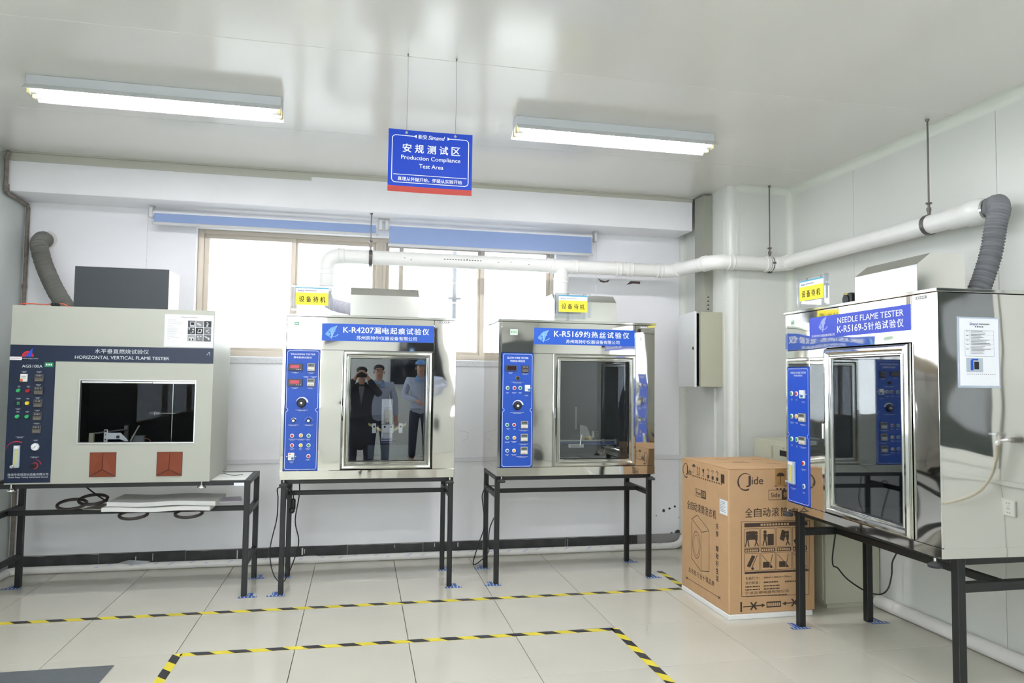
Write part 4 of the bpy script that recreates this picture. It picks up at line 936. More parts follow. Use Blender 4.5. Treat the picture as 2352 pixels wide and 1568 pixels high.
tb = B(f1).m(GREYBOX).box(.301, .872, .12, .124, zt1, 2.150, .001).m(mat('lit_side_coat', (224, 222, 222), .5)).box(.301, .872, .124, .40, zt1, 2.149, .002).build('exhaust_box', parent=m1)  # light falling on the box side is put into its pale colour
# things inside: stand with clamp, burner carriage
B(f1).m(CHROME).cyl((.905, .20, .961), (.905, .20, 1.42), .004, 10).build('stand_rod', parent=m1)
B(f1).m(CHROME).cyl((.83, .19, 1.189), (.925, .19, 1.189), .0028, 8).m(mat('clamp_grey', (120, 116, 110), .4, .5)).box(.80, .832, .18, .20, 1.180, 1.199, .003).m(WHITE).box(.797, .800, .178, .202, 1.178, 1.201).m(mat('clamp_dark', (50, 46, 44), .5)).box(.765, .797, .18, .20, 1.181, 1.198, .002).build('specimen_clamp', parent=m1)
b = B(f1).m(mat('block_beige', (150, 146, 126), .5)).box(.405, .431, .18, .21, .961, 1.058, .002).m(mat('bar_grey', (88, 88, 86), .4, .5)).cyl((.43, .2, 1.055), (.60, .30, 1.075), .006, 8).m(mat('plate_alu', (190, 192, 198), .45)).box(.500, .524, .16, .168, .961, 1.084, .004)
b.add([(.520, .16, 1.062), (.600, .16, 1.062), (.632, .16, 1.030), (.650, .16, 1.008), (.632, .16, 1.006), (.600, .16, 1.020), (.520, .16, 1.020)]+[(.520, .166, 1.062), (.600, .166, 1.062), (.632, .166, 1.030), (.650, .166, 1.008), (.632, .166, 1.006), (.600, .166, 1.020), (.520, .166, 1.020)],
      [list(range(7)), [7+i for i in range(7)]]+[(i, (i+1) % 7, 7+(i+1) % 7, 7+i) for i in range(7)])
b.m(BLACKP).lathe((.512, .16, 1.073), (0, -1, 0), [(0, .008), (.006, .007)], 12).lathe((.588, .16, 1.036), (0, -1, 0), [(0, .010), (.018, .008)], 12).lathe((.512, .16, 1.018), (0, -1, 0), [(0, .005), (.004, .004)], 10).lathe((.512, .16, 1.05), (0, -1, 0), [(0, .004), (.003, .003)], 10)
b.build('burner_carriage', parent=m1)
B(f1).m(mat('burner_steel', (130, 124, 112), .35, .7)).tube([(.660, .17, 1.005), (.705, .19, 1.108)], .006, 10).m(mat('motor_grey', (84, 88, 90), .5)).box(.652, .735, .20, .25, .985, 1.040, .006).m(mat('copper_lead', (150, 86, 66), .5)).tube(spline([(.735, .2, 1.02), (.765, .2, 1.015), (.79, .2, .985)], .01), .002, 6).build('burner', parent=m1)
B(f1).m(mat('bar_grey', (88, 88, 86), .4, .5)).box(.575, .60, .32, .345, .961, 1.10, .002).build('rear_post', parent=m1)

# notice sheet on machine 1
ns = empty('notice_sheet', (-2.14+1.036, 4.9995, 1.629)); tag(ns, 'paper sheet with nine small photographs stuck on the beige flame tester', 'notice')
B().m(mat('sheet_sleeve', (214, 218, 222), .2)).box(-.150, .150, -.0018, 0, 0, .213).m(PAPER).rect(-.146, .146, .004, .209, -.0021).build('sheet', parent=ns)
b = B(); b.m(BLACKI); text(b, 'Simand', -.052, -.015, .192, .201, .02, .3, -.0026)
b.m(GREYP)
for k in range(12): b.rect(-.012+k*.0052, -.008+k*.0052, .193, .199, -.0026)
b.pline([(-.14, .186), (.138, .186), (.138, .012), (-.14, .012)], .0007, -.0026, True).line(-.14, .040, .138, .040, .0007, -.0026).line(-.14, .028, .138, .028, .0007, -.0026)
for k in range(18):
    z = .178-k*.0072; b.rect(-.132, -.132+random.uniform(.02, .11), z, z+.0016, -.0026)
for k in range(9): b.line(-.125+k*.03, .040, -.125+k*.03, .012, .0006, -.0026)
b.build('print', parent=ns, smooth=0)
for i in range(3):
    for j in range(3):
        x0_, z0_ = -.008+i*.049, .132-j*.046
        c_ = [(70, 72, 74), (130, 132, 134), (40, 42, 44), (60, 62, 64), (34, 34, 36), (110, 112, 114), (150, 152, 150), (120, 122, 124), (84, 86, 88)][j*3+i]
        b = B().m(mat('photo_%d' % (j*3+i), c_, .5)).rect(x0_, x0_+.046, z0_, z0_+.043, -.0026).m(mat('photo_light', (196, 198, 198), .5))
        if (i, j) == (0, 0): b.rect(x0_+.014, x0_+.042, z0_+.004, z0_+.036, -.0029).m(BLACKI).rect(x0_+.018, x0_+.038, z0_+.014, z0_+.032, -.0032)
        elif (i, j) == (1, 1): b.poly([(x0_+.010, z0_+.008), (x0_+.034, z0_+.008), (x0_+.040, z0_+.036), (x0_+.016, z0_+.036)], -.0029).m(BLACKI).poly([(x0_+.014, z0_+.014), (x0_+.030, z0_+.014), (x0_+.034, z0_+.032), (x0_+.019, z0_+.032)], -.0032)
        elif (i, j) == (0, 2): b.rect(x0_+.006, x0_+.040, z0_+.004, z0_+.026, -.0029).m(BLACKI).rect(x0_+.010, x0_+.018, z0_+.006, z0_+.018, -.0032).rect(x0_+.028, x0_+.036, z0_+.006, z0_+.018, -.0032)
        else:
            for q in range(4):
                a_, c2 = random.uniform(.004, .03), random.uniform(.004, .03); b.rect(x0_+a_, x0_+a_+random.uniform(.005, .013), z0_+c2, z0_+c2+random.uniform(.004, .011), -.0029)
        b.build('photograph', parent=ns, smooth=0)
# orange wire with inline connector on the roof of machine 1
ow = empty('orange_lead', (-1.98, 5.04, 1.873)); tag(ow, 'orange wire with black inline connector on the beige tester roof', 'wire')
B().m(ORWIRE).tube(spline([(-.14, .0, .010), (-.08, .0, .014), (-.0, .0, .012), (.045, .0, .016)], .01), .003, 8).tube(spline([(.085, 0, .018), (.115, .0, .018), (.135, .0, .006), (.16, .03, .004), (.2, .12, .004)], .01), .003, 8).build('wire', parent=ow)
B().m(BLACKP).box(.040, .092, -.010, .010, .004, .022, .004).lathe((.066, -.010, .014), (0, -1, 0), [(0, .008), (.003, .006)], 12).build('connector', parent=ow)
flex('flexible_duct', [(-2.325, 5.895, 2.435), (-2.325, 5.84, 2.435), (-2.32, 5.78, 2.38), (-2.285, 5.76, 2.27), (-2.24, 5.74, 2.17), (-2.17, 5.70, 2.05), (-2.08, 5.64, 1.93), (-2.02, 5.58, 1.885)], .055, DUCTD, 'dark grey corrugated duct from the wall hole to beige tester roof')
hw = B(((0, 0, 0), 0)).lathe((-2.31, 5.897, 2.445), (0, 1, 0), [(0, .064), (.003, .066)], 14).build('duct_hole_patch', mat('plaster_patch', (224, 222, 220), .9), None); hw.parent = wb

# ================================================================== STANDS
def stand(name, x0, x1, y0, y1, zt, mid, label, low=None, s=.035, top_split=True, backtop=True):
    cx_, cy_ = (x0+x1)/2, (y0+y1)/2
    r = empty(name, (cx_, cy_, 0)); tag(r, label, 'stand'); f = ((-cx_, -cy_, 0), 0)
    for x in (x0, x1-s):
        for y in (y0, y1-s): B(f).box(x, x+s, y, y+s, 0, zt, .002).build('leg', BLACKM, r)
    e = .0005
    B(f).box(x0+s, x1-s, y0, y0+s, zt-s*.85, zt-e, .002).build('top_rail', BLACKM, r); B(f).box(x0+s, x1-s, y1-s, y1, zt-s*.85, zt-e, .002).build('top_rail', BLACKM, r)
    for x in (x0, x1-s): B(f).box(x, x+s, y0+s, y1-s, zt-s*.85, zt-e, .002).build('top_rail', BLACKM, r)
    for x in (x0, x1-s): B(f).box(x, x+s, y0+s, y1-s, mid-s, mid, .002).build('side_rail', BLACKM, r)
    return r, f, s, cy_
r, f, s, cy_ = stand('machine_stand', -2.25, -.70, 5.022, 5.505, .7565, .555, 'black steel stand under the beige flame tester, with extra low end rails')
B(f).box(-2.25+s, -.70-s, 5.245, 5.27, .52, .553, .002).build('middle_rail', BLACKM, r)
for x in (-2.25, -.70-s): B(f).box(x, x+s, 5.022+s, 5.505-s, .195, .225, .002).build('low_rail', BLACKM, r)
B(f).m(PAPER).box(-.80, -.735, 5.021, 5.0225, .722, .742).build('paper_label', parent=r)
r, f, s, cy_ = stand('machine_stand', -.503, .655, 5.022, 5.505, .7565, .65, 'black steel stand under the tracking tester, second from left', s=.034)
B(f).box(-.503+s, .655-s, 5.24, 5.265, .618, .648, .002).build('middle_rail', BLACKM, r)
r, f, s, cy_ = stand('machine_stand', .955, 2.140, 5.022, 5.505, .7565, .635, 'black steel stand under the glow wire tester beside the carton', s=.034)
B(f).box(.955+s, 2.140-s, 5.24, 5.265, .603, .633, .002).build('middle_rail', BLACKM, r)
# stand 4
s = .040; a0, a1, b0, b1, zt = 2.585, 3.085, 2.70, 3.90, .6895
r4 = empty('machine_stand', ((a0+a1)/2, (b0+b1)/2, 0)); tag(r4, 'black steel stand under the needle flame tester by the right wall', 'stand'); f = ((-(a0+a1)/2, -(b0+b1)/2, 0), 0)
for x in (a0, a1-s):
    for y in (b0, b1-s): B(f).box(x, x+s, y, y+s, 0, zt, .002).build('leg', BLACKM, r4)
for x in (a0, a1-s): B(f).box(x, x+s, b0+s, b1-s, zt-.034, zt-.001, .002).build('top_rail', BLACKM, r4)
for y in (b0, b1-s):
    B(f).box(a0+s, a1-s, y, y+s, zt-.034, zt-.001, .002).build('top_rail', BLACKM, r4); B(f).box(a0+s, a1-s, y, y+s, .535, .575, .002).build('side_rail', BLACKM, r4)
B(f).box(2.83, 2.86, b0+s, b1-s, .54, .575, .002).build('middle_rail', BLACKM, r4)

# blue and white floor tape marks at the legs
def mark(x, y, flip, where, k=0):
    r = B(((-x, -y, 0), 0)); w_, l_ = .035, .10
    def strip(x0_, x1_, y0_, y1_):
        r.m(TAPEB).box(x0_, x1_, y0_, y1_, .0003, .0012)
        r.m(TAPEW)
        if x1_-x0_ > y1_-y0_:
            n_ = 5
            for i in range(n_): a = x0_+(x1_-x0_)*(i+.5)/n_; r.add([(a, y0_+.004, .0016), (a+.007, y0_+.004, .0016), (a+.007, y1_-.004, .0016), (a, y1_-.004, .0016)], [(0, 1, 2, 3)])
        else: r.add([(x0_+.006, y0_+.01, .0016), (x0_+.011, y0_+.01, .0016), (x0_+.011, y1_-.01, .0016), (x0_+.006, y1_-.01, .0016)], [(0, 1, 2, 3)])
    sx = 1 if not flip else -1
    strip(min(x-sx*.03, x+sx*.085), max(x-sx*.03, x+sx*.085), y-.052, y-.019)
    strip(min(x+sx*.022, x+sx*.055), max(x+sx*.022, x+sx*.055), y-.019, y+.055)
    o = r.build('floor_mark', smooth=0); o.location = (x, y, 0); tag(o, where, 'tape mark', 'blue tape marks at the stand legs')
for (x, y, fl_, t_) in ((-2.232, 5.488, True, "blue tape mark at the beige tester stand's left rear leg"), (-.718, 5.04, False, "blue tape mark at the beige tester stand's right front leg"), (-.718, 5.488, False, "blue tape mark at the beige tester stand's right rear leg"),
                      (-.486, 5.04, True, "blue tape mark at the tracking tester stand's left front leg"), (-.486, 5.488, True, "blue tape mark at the tracking tester stand's left rear leg"), (.638, 5.04, False, "blue tape mark at the tracking tester stand's right front leg"), (.638, 5.488, False, "blue tape mark at the tracking tester stand's right rear leg"),
                      (.972, 5.04, True, "blue tape mark at the glow wire stand's left front leg"), (.972, 5.488, True, "blue tape mark at the glow wire stand's left rear leg"), (2.123, 5.04, False, "blue tape mark at the glow wire stand's right front leg"), (2.123, 5.488, False, "blue tape mark at the glow wire stand's right rear leg"),
                      (2.605, 3.88, True, "blue tape mark at the needle flame stand's far front leg"), (3.09, 3.88, False, "blue tape mark at the needle flame stand's far rear leg")): mark(x, y, fl_, t_)

# ================================================================== HAZARD TAPE
def hazard(name, p0, p1, width, label, s0=0., mitre0=0, mitre1=0, slant=1.0, period=.186):
    p0, p1 = Vector((*p0, 0)), Vector((*p1, 0)); d = p1-p0; L = d.length; d.normalize(); n_ = Vector((-d.y, d.x, 0))
    r = B(((-p0.x, -p0.y, 0), 0)); YM = mat('hazard_yellow', (226, 210, 60), .4); KM = mat('hazard_black', (48, 48, 52), .4)
    def P(s_, t, z): q = p0+d*s_+n_*t; return (q.x, q.y, z)
    r.m(YM).add([P(-mitre0, -width/2, .0004), P(L+mitre1, -width/2, .0004), P(L-mitre1*0, width/2, .0004), P(0, width/2, .0004), P(-mitre0, -width/2, .0010), P(L+mitre1, -width/2, .0010), P(L, width/2, .0010), P(0, width/2, .0010)],
                [(4, 5, 6, 7), (0, 1, 5, 4), (1, 2, 6, 5), (2, 3, 7, 6), (3, 0, 4, 7)])
    r.m(KM); s_ = s0
    while s_ < L:
        h_ = width*slant; a, b_ = s_, s_+period/2
        pts = [(a, width/2), (b_, width/2), (b_+h_, -width/2), (a+h_, -width/2)]
        pts = [(min(max(q[0], 0), L), q[1]) for q in pts]
        r.add([P(q[0], q[1], .0014) for q in pts], [(0, 1, 2, 3)]); s_ += period
    o = r.build(name, smooth=0); o.location = (p0.x, p0.y, 0); return tag(o, label, 'floor tape')
hazard('hazard_tape', (-2.40, 4.722), (2.235, 4.705), .048, 'yellow and black tape line running just in front of the stands', .06)
hazard('hazard_tape', (-.88, 4.045), (1.478, 4.020), .046, 'front yellow and black tape line across the middle of floor', .04)
hazard('hazard_tape', (-.895, 4.06), (-.905, 2.6), .048, 'yellow and black tape side line leading toward the viewer at left', .05, slant=-1)
hazard('hazard_tape', (1.485, 4.035), (1.50, 2.6), .048, 'yellow and black tape side line leading toward the viewer at right', .03, slant=-1)
hazard('hazard_tape', (2.262, 5.16), (2.262, 4.72), .046, 'short yellow and black tape strip behind the carton corner', .0, slant=-1, period=.186)

o = B(((1.9, -3.6, 0), 0)).box(-2.465, -1.165, 3.3, 3.955, .0005, .004, .001).build('steel_plate', mat('grey_mat_metal', (112, 117, 122), .4, .3, noise=.06, nscale=30)); o.location = (-1.9, 3.6, 0); tag(o, 'flat grey metal plate lying on the floor, bottom left', 'plate')

# ================================================================== FLOOR PIPES
FP = mat('floor_pipe_pvc', (228, 226, 222), .35, noise=.03, nscale=12)
fp = empty('floor_pipe', (0, 5.82, .027)); tag(fp, 'white plastic pipe lying on the floor along the window wall', 'pipe')
f = ((0, -5.82, -.027), 0)
B(f).tube([(-2.33, 5.82, .027), (2.66, 5.82, .027)], .0265, 20).build('straight_pipe', FP, fp)
B(f).tube(arcpts((-2.425, 5.82, .027), (-2.33, 5.82, .027), (-2.425, 5.755, .027)), .028, 20).build('elbow', FP, fp)
B(f).tube([(-2.425, 5.755, .027), (-2.425, 3.2, .027)], .0265, 20).build('straight_pipe', FP, fp)
B(f).tube([(-.40, 5.82, .027), (-.30, 5.82, .027)], .030, 20).build('coupling', FP, fp)
B(f).tube(arcpts((2.75, 5.82, .027), (2.66, 5.82, .027), (2.79, 5.86, .09)), .029, 20).build('elbow', FP, fp)
b = B(f).m(mat('film_violet', (168, 170, 214), .6)); 
for i in range(34):
    x = -1.9+i*.134+random.uniform(-.03, .03); a0_ = random.uniform(.15, 1.0)
    for k in range(random.choice((2, 3, 4))):
        a = a0_+k*.22; r_p = .0271; xx = x+k*.010
        b.add([(xx, 5.82-r_p*math.cos(a), .027+r_p*math.sin(a)), (xx+.022, 5.82-r_p*math.cos(a), .027+r_p*math.sin(a)), (xx+.03, 5.82-r_p*math.cos(a+.12), .027+r_p*math.sin(a+.12)), (xx+.008, 5.82-r_p*math.cos(a+.12), .027+r_p*math.sin(a+.12))], [(0, 1, 2, 3)])
b.build('film_print', parent=fp, smooth=0)['kind'] = 'stuff'
fp2 = empty('floor_pipe', (3.315, 3.5, .042)); tag(fp2, 'white plastic pipe lying on the floor along the right wall', 'pipe')
B(((-3.315, -3.5, -.042), 0)).tube([(3.315, 4.10, .042), (3.315, .2, .042)], .040, 20).build('straight_pipe', FP, fp2)
# torn clear film on the left floor pipe
o = B().m(mat('grey_film', (150, 152, 156), .3)).add([(-.09, 0, .0), (-.02, -.012, .02), (.05, -.006, .012), (.13, .0, .004), (-.05, .0, -.02), (.02, -.02, -.012), (.07, -.012, -.016)], [(0, 1, 5, 4), (1, 2, 6, 5), (2, 3, 6)]).build('plastic_film', smooth=60); o.location = (-1.62, 5.815, .060); tag(o, 'scrap of grey plastic film on the left floor pipe', 'film')

# rusty conduit in the left corner
o = B().m(RUST).tube([(.02, 5.50, 2.985), (0, 5.515, 2.95), (-.003, 5.53, 2.75), (.0, 5.535, 2.715), (.0, 5.56, 2.70), (0, 5.86, 2.69), (0, 5.875, 2.67), (0, 5.875, .12)], .014, 12)
o.lathe((0, 5.535, 2.76), (0, 0, -1), [(0, .017), (.04, .018)], 12).lathe((0, 5.875, 2.10), (0, 0, -1), [(0, .017), (.03, .017)], 12)
o = o.build('conduit'); o.location = (XL+.028, 0, 0); tag(o, 'rusty metal conduit running down the left wall corner', 'conduit')

# ================================================================== electric box, trunking, conduit on the alcove
tr = empty('cable_trunking', (2.78, 5.45, 0)); tag(tr, 'tall grey green metal trunking between beam and electrical box', 'trunking')
f = ((-2.78, -5.45, 0), 0)
B(f).box(2.742, 2.8195, 5.37, 5.535, 2.0, 2.985, .002).build('duct_cover', DUCTM, tr)
b = B(f).m(BLACKP)
for k in range(4): b.box(2.772, 2.788, 5.3685, 5.3715, 2.035+k*.033, 2.045+k*.033)
b.build('slot', parent=tr); tr.location.z = 0
eb = empty('electrical_box', (2.82, 5.39, 1.40)); tag(eb, 'beige wall electrical box with its white door slightly open', 'electrical box')
f = ((-2.82, -5.39, -1.40), 0)
B(f).box(2.630, 2.8195, 5.21, 5.218, 1.405, 2.0, .001).box(2.630, 2.8195, 5.57, 5.578, 1.405, 2.0).box(2.63, 2.8195, 5.218, 5.57, 1.992, 2.0).box(2.63, 2.8195, 5.218, 5.57, 1.405, 1.413).box(2.81, 2.8195, 5.218, 5.57, 1.41, 1.995).box(2.630, 2.64, 5.218, 5.236, 1.41, 1.995).build('box_body', EBOX, eb)
B(f).m(BLACKP).box(2.655, 2.80, 5.24, 5.56, 1.43, 1.97).build('inside_panel', parent=eb)
# door hinged at the far edge, standing a little open
dn = B(((-2.82+2.632, -5.39+5.578, -1.40), math.radians(-5)))
dn.m(EBOXD).box(-.018, .0, -.365, 0, 1.402, 2.003, .003).m(BLACKP).lathe((-.018, -.335, 1.71), (-1, 0, 0), [(0, .013), (.004, .012)], 14)
dn.build('box_door', parent=eb)
cn = B().m(PANEL).box(2.795, 2.8195, 5.30, 5.325, 0, 1.40, .003).build('cable_cover'); tag(cn, 'slim white cable cover below the electrical box', 'cable cover')

# ================================================================== CABINET and lid box behind the carton
cb = empty('metal_cabinet', (3.15, 4.6, 0)); tag(cb, 'beige enamel metal cabinet in the right corner behind the carton', 'cabinet')
f = ((-3.15, -4.6, 0), 0)
B(f).box(2.955, 3.352, 4.13, 4.98, .03, 1.025, .004).box(2.975, 3.34, 4.15, 4.96, .0, .03).build('carcass', CABM, cb)
for i, (z0_, z1_) in enumerate(((.80, 1.0), (.57, .79), (.05, .56))):
    dw = B(f).box(2.945, 2.956, 4.15, 4.96, z0_, z1_, .003).build('drawer', CABM, cb)
    B(f).m(BLACKP).box(2.941, 2.947, 4.52, 4.62, z1_-.075, z1_-.035, .003).m(GREYP).lathe((2.945, 4.57, z1_-.018), (-1, 0, 0), [(0, .007), (.004, .006)], 10).build('handle', parent=dw)
B(f).m(mat('old_tape', (170, 164, 140), .5)).box(2.9435, 2.9455, 4.70, 4.73, .90, .985).build('tape_scrap', parent=cb)
# ================================================================== CARTON
ct = empty('cardboard_carton', (2.227, 4.045, 0)); tag(ct, 'tall brown washing machine carton with black print beside the stand', 'carton')
CW, CD, CH0, CH1 = .590, .650, .030, .913
B().box(0, CW, 0, CD, CH0, CH1-.004, .006).build('carton_body', CARTON, ct)
B().box(.001, CW-.001, .001, CD/2-.0015, CH1-.004, CH1, .0015).build('top_flap', CARTON, ct); B().box(.001, CW-.001, CD/2+.0015, CD-.001, CH1-.004, CH1, .0015).build('top_flap', CARTON, ct)
B().m(mat('packing_tape', (172, 132, 84), .25)).box(.318, .392, -.0004, .0, .80, CH1-.006).build('packing_tape', parent=ct)
fb = B().m(FOAM)
fb.box(-.004, CW-.02, -.004, CD, 0, .032, .004).build('foam_base', parent=ct)
# side face (toward viewer), u along +x
S_ = ((0, 0, 0), 0)
b = B(S_).m(CINK)
b.arc(.115, .835, .046, .058, 40, 215, n=24, w0=.002).arc(.112, .832, .046, .057, 190, 300, n=16, w0=.003)
text(b, 'J', .118, .150, .800, .868, .03); text(b, 'ide', .155, .235, .815, .863, .02)
b.build('brand_print', parent=ct, smooth=0); b = B(S_).m(CINK)
text(b, 'Side', .285, .350, .733, .762, .03); b.pline([(.272, .718), (.45, .718), (.45, .778), (.272, .778)], .003, closed=True)
b.rect(.362, .450, .718, .778)
b.build('side_tag_print', parent=ct, smooth=0); b = B(S_).m(CINK)
for k, ch in enumerate('全自动滚筒洗衣机'): text(b, ch, .110+k*.0605, .110+k*.0605+.052, .615, .672, .015)
b.build('title_print', parent=ct, smooth=0); b = B(S_).m(CINK)
# pictogram sheet frame
b.pline([(.085, .138), (.545, .128), (.555, .585), (.085, .590)], .003, closed=True)
b.rect(.105, .540, .555, .580)
for i in range(4):
    x0_ = .105+i*.110
    b.pline([(x0_, .430), (x0_+.100, .430), (x0_+.100, .545), (x0_, .545)], .0025, closed=True).rect(x0_, x0_+.100, .402, .425)
    b.pline([(x0_, .290), (x0_+.100, .290), (x0_+.100, .395), (x0_, .395)], .0025, closed=True)
def man(b, x, z, s_, fl_=1):
    b.disc(x, z+.078*s_, .010*s_, n=12).poly([(x-.010*s_, z+.068*s_), (x+.010*s_, z+.068*s_), (x+.008*s_, z+.034*s_), (x-.008*s_, z+.034*s_)])
    b.line(x-.004*s_, z+.036*s_, x-.014*s_*fl_, z, .007*s_).line(x+.004*s_, z+.036*s_, x+.010*s_*fl_, z, .007*s_).line(x, z+.062*s_, x+.024*s_*fl_, z+.050*s_, .006*s_)
man(b, .125, .437, 1.05, 1); man(b, .185, .437, 1.05, -1); b.rect(.133, .177, .478, .530)
man(b, .245, .437, 1.1, 1); b.rect(.262, .305, .440, .510)
man(b, .400, .437, 1.0, -1); b.poly([(.345, .475), (.375, .462), (.392, .520), (.362, .535)]); b.poly([(.455, .44), (.48, .455), (.465, .48), (.44, .465)])
b.poly([(.120, .320), (.142, .310), (.178, .375), (.156, .385)]).line(.150, .300, .192, .385, .004).disc(.160, .303, .008, n=10)
for x0_ in (.215, .325): b.rect(x0_+.015, x0_+.060, .305, .340).line(x0_+.005, .385, x0_+.085, .300, .003).line(x0_+.065, .320, x0_+.080, .385, .004).disc(x0_+.070, .31, .009, n=10)
b.line(.435, .39, .53, .30, .003); b.rect(.46, .50, .305, .33)
b.build('handling_chart_print', parent=ct, smooth=0); b = B(S_).m(CINK)
b.rect(.105, .545, .272, .284)
text(b, '包装尺寸：', .110, .205, .236, .254, .0); text(b, '668mm × 600mm × 920mm', .235, .425, .240, .252, .0); text(b, '执行标准：', .110, .205, .208, .226, .0)
for k in range(9): b.rect(.235+k*.011, .243+k*.011, .212, .221)
for k in range(11): b.rect(.38+k*.011, .388+k*.011, .210, .219)
for row in (.190, .172):
    for k in range(10): b.rect(.110+k*.010, .117+k*.010, row, row+.008)
    for k in range(11): b.rect(.235+k*.010, .242+k*.010, row, row+.008)
text(b, '宁波吉德电器有限公司', .108, .405, .142+.006, .166, .0)
for k in range(30): b.rect(.110+k*.0095, .117+k*.0095, .134, .139)
b.arc(.485, .165, .018, .021, 0, 360, n=20)
b.build('address_print', parent=ct, smooth=0); b = B(S_).m(CINK)
# bottom arrows
b.rect(.075, .087, .045, .105).rect(.505, .517, .05, .11).line(.095, .075, .22, .078, .007).poly([(.245, .078), (.22, .090), (.22, .066)])
b.line(.145, .055, .185, .10, .010).line(.185, .055, .145, .10, .010).line(.385, .082, .50, .085, .007).poly([(.360, .081), (.385, .094), (.385, .069)]).line(.425, .062, .465, .107, .010).line(.465, .062, .425, .107, .010)
b.rect(.252, .352, .062, .098)
b.build('arrow_print', parent=ct, smooth=0); b = B(S_).m(CINK)
# umbrella and arrow handling marks
def umbrella(b, x, z, s_): 
    b.poly([(x+.020*s_*math.cos(math.radians(a)), z+.020*s_+.016*s_*math.sin(math.radians(a))) for a in range(0, 181, 20)]).line(x, z-.008*s_, x, z+.022*s_, .003*s_).arc(x-.004*s_, z-.008*s_, .003*s_, .005*s_, 180, 360)
umbrella(b, .355, .835, 1.4); b.pline([(.315, .81), (.315, .80), (.33, .80)], .003).pline([(.395, .81), (.395, .80), (.38, .80)], .003)
for x in (.425, .450): b.line(x, .815, x, .86, .006).poly([(x-.008, .855), (x+.008, .855), (x, .872)])
b.line(.415, .808, .46, .808, .004)
for k in range(3): b.rect(.325+k*.024, .338+k*.024, .780, .790)
b.build('handling_marks_print', parent=ct, smooth=0)
b = B(S_).m(CARTON); y2 = -.0016
text(b, '侧面', .372, .442, .732, .766, .01, y=y2)
for k in range(10): b.rect(.215+k*.020, .229+k*.020, .561, .574, y2)
for i in range(4):
    for k in range(6): b.rect(.110+i*.110+k*.015, .121+i*.110+k*.015, .407, .420, y2)
for k in range(7): b.rect(.258+k*.0130, .267+k*.0130, .070, .090, y2)
b.build('reversed_print', parent=ct, smooth=0)['kind'] = 'stuff'
# front face (toward the left), u from the far edge to the near corner
FF = ((0, CD, 0), -math.pi/2)
b = B(FF).m(CINK)
text(b, 'J', .066, .094, .800, .866, .03); text(b, 'ide', .098, .150, .806, .850, .02); b.arc(.066, .832, .042, .053, 40, 215, n=24, w0=.002).arc(.064, .830, .042, .052, 190, 300, n=16, w0=.003)
b.build('brand_print', parent=ct, smooth=0); b = B(FF).m(CINK)
umbrella(b, .185, .845, 1.2)
for x in (.235, .262): b.line(x, .830, x, .868, .006).poly([(x-.008, .865), (x+.008, .865), (x, .880)])
b.line(.225, .824, .272, .824, .004)
b.poly([(.305, .870), (.335, .870), (.325, .846), (.315, .846)]).line(.320, .848, .320, .826, .004).line(.308, .826, .332, .826, .004)
for k, x in enumerate((.375, .435, .495)):
    b.rect(x, x+.028, .820, .842).pline([(x-.006, .868), (x+.01, .880), (x+.034, .868)], .004).line(x+.014, .85, x+.014, .872, .004)
b.rect(.555, .60, .815, .87)
for k in range(14): b.rect(.165+k*.030, .180+k*.030, .803, .812)
b.build('handling_marks_print', parent=ct, smooth=0); b = B(FF).m(CINK)
text(b, 'Front', .222, .285, .690, .716, .02); b.pline([(.213, .680), (.355, .680), (.355, .728), (.213, .728)], .003, closed=True).rect(.290, .355, .680, .728)
b.build('front_tag_print', parent=ct, smooth=0); b = B(FF).m(CINK)
for k, ch in enumerate('全自动滚筒洗衣机'): text(b, ch, .085+k*.052, .085+k*.052+.044, .575, .632, .015)
b.build('title_print', parent=ct, smooth=0); b = B(FF).m(CINK)
# line drawing of the washing machine
b.pline([(.150, .500), (.150, .250), (.285, .200), (.400, .225), (.400, .485), (.300, .455), (.155, .515), (.235, .555), (.400, .485)], .004).line(.290, .455, .290, .205, .003)
b.pline([(.30+(-.08)+.055*math.cos(t*math.pi/12), .355+.088*math.sin(t*math.pi/12)) for t in range(24)], .004, closed=True).pline([(.22+.038*math.cos(t*math.pi/12), .352+.067*math.sin(t*math.pi/12)) for t in range(24)], .003, closed=True)
b.build('machine_drawing', parent=ct, smooth=0); b = B(FF).m(CINK)
for k, ch in enumerate('乐享 精致好生活'):
    if ch != ' ': text(b, ch, .488, .526, .515-k*.046, .515-k*.046+.037, .03)
b.build('slogan_print', parent=ct, smooth=0); b = B(FF).m(CINK)
for k, ch in enumerate('洗衣机行业十强品牌'): text(b, ch, .105+k*.041, .105+k*.041+.034, .148, .182, .01)
b.build('slogan_print', parent=ct, smooth=0); b = B(FF).m(CINK)
b.line(.065, .085, .065, .115, .003).line(.07, .10, .53, .10, .003).line(.545, .085, .545, .115, .003).poly([(.067, .10), (.088, .110), (.088, .09)]).poly([(.543, .10), (.522, .110), (.522, .09)])
b.build('width_arrow_print', parent=ct, smooth=0)
b = B(FF).m(CARTON); text(b, '正面', .297, .348, .688, .721, .02, y=-.0016); b.build('reversed_print', parent=ct, smooth=0)
b = B(FF).m(PAPER).rect(.540, .640, .625, .715, -.0012).m(GREYP)
for k in range(7): b.rect(.548, .548+random.uniform(.03, .08), .700-k*.010, .704-k*.010, -.0016)
b.build('shipping_label', parent=ct, smooth=0)
b = B().m(CINK)
for (x, y, l_) in ((.20, .30, .12), (.22, .34, .09), (.40, .22, .10), (.42, .45, .08), (.18, .5, .1)): b.add([(x, y, CH1+.0008), (x+l_, y, CH1+.0008), (x+l_, y+.012, CH1+.0008), (x, y+.012, CH1+.0008)], [(0, 1, 2, 3)])
b.build('top_print', parent=ct, smooth=0)['kind'] = 'stuff'

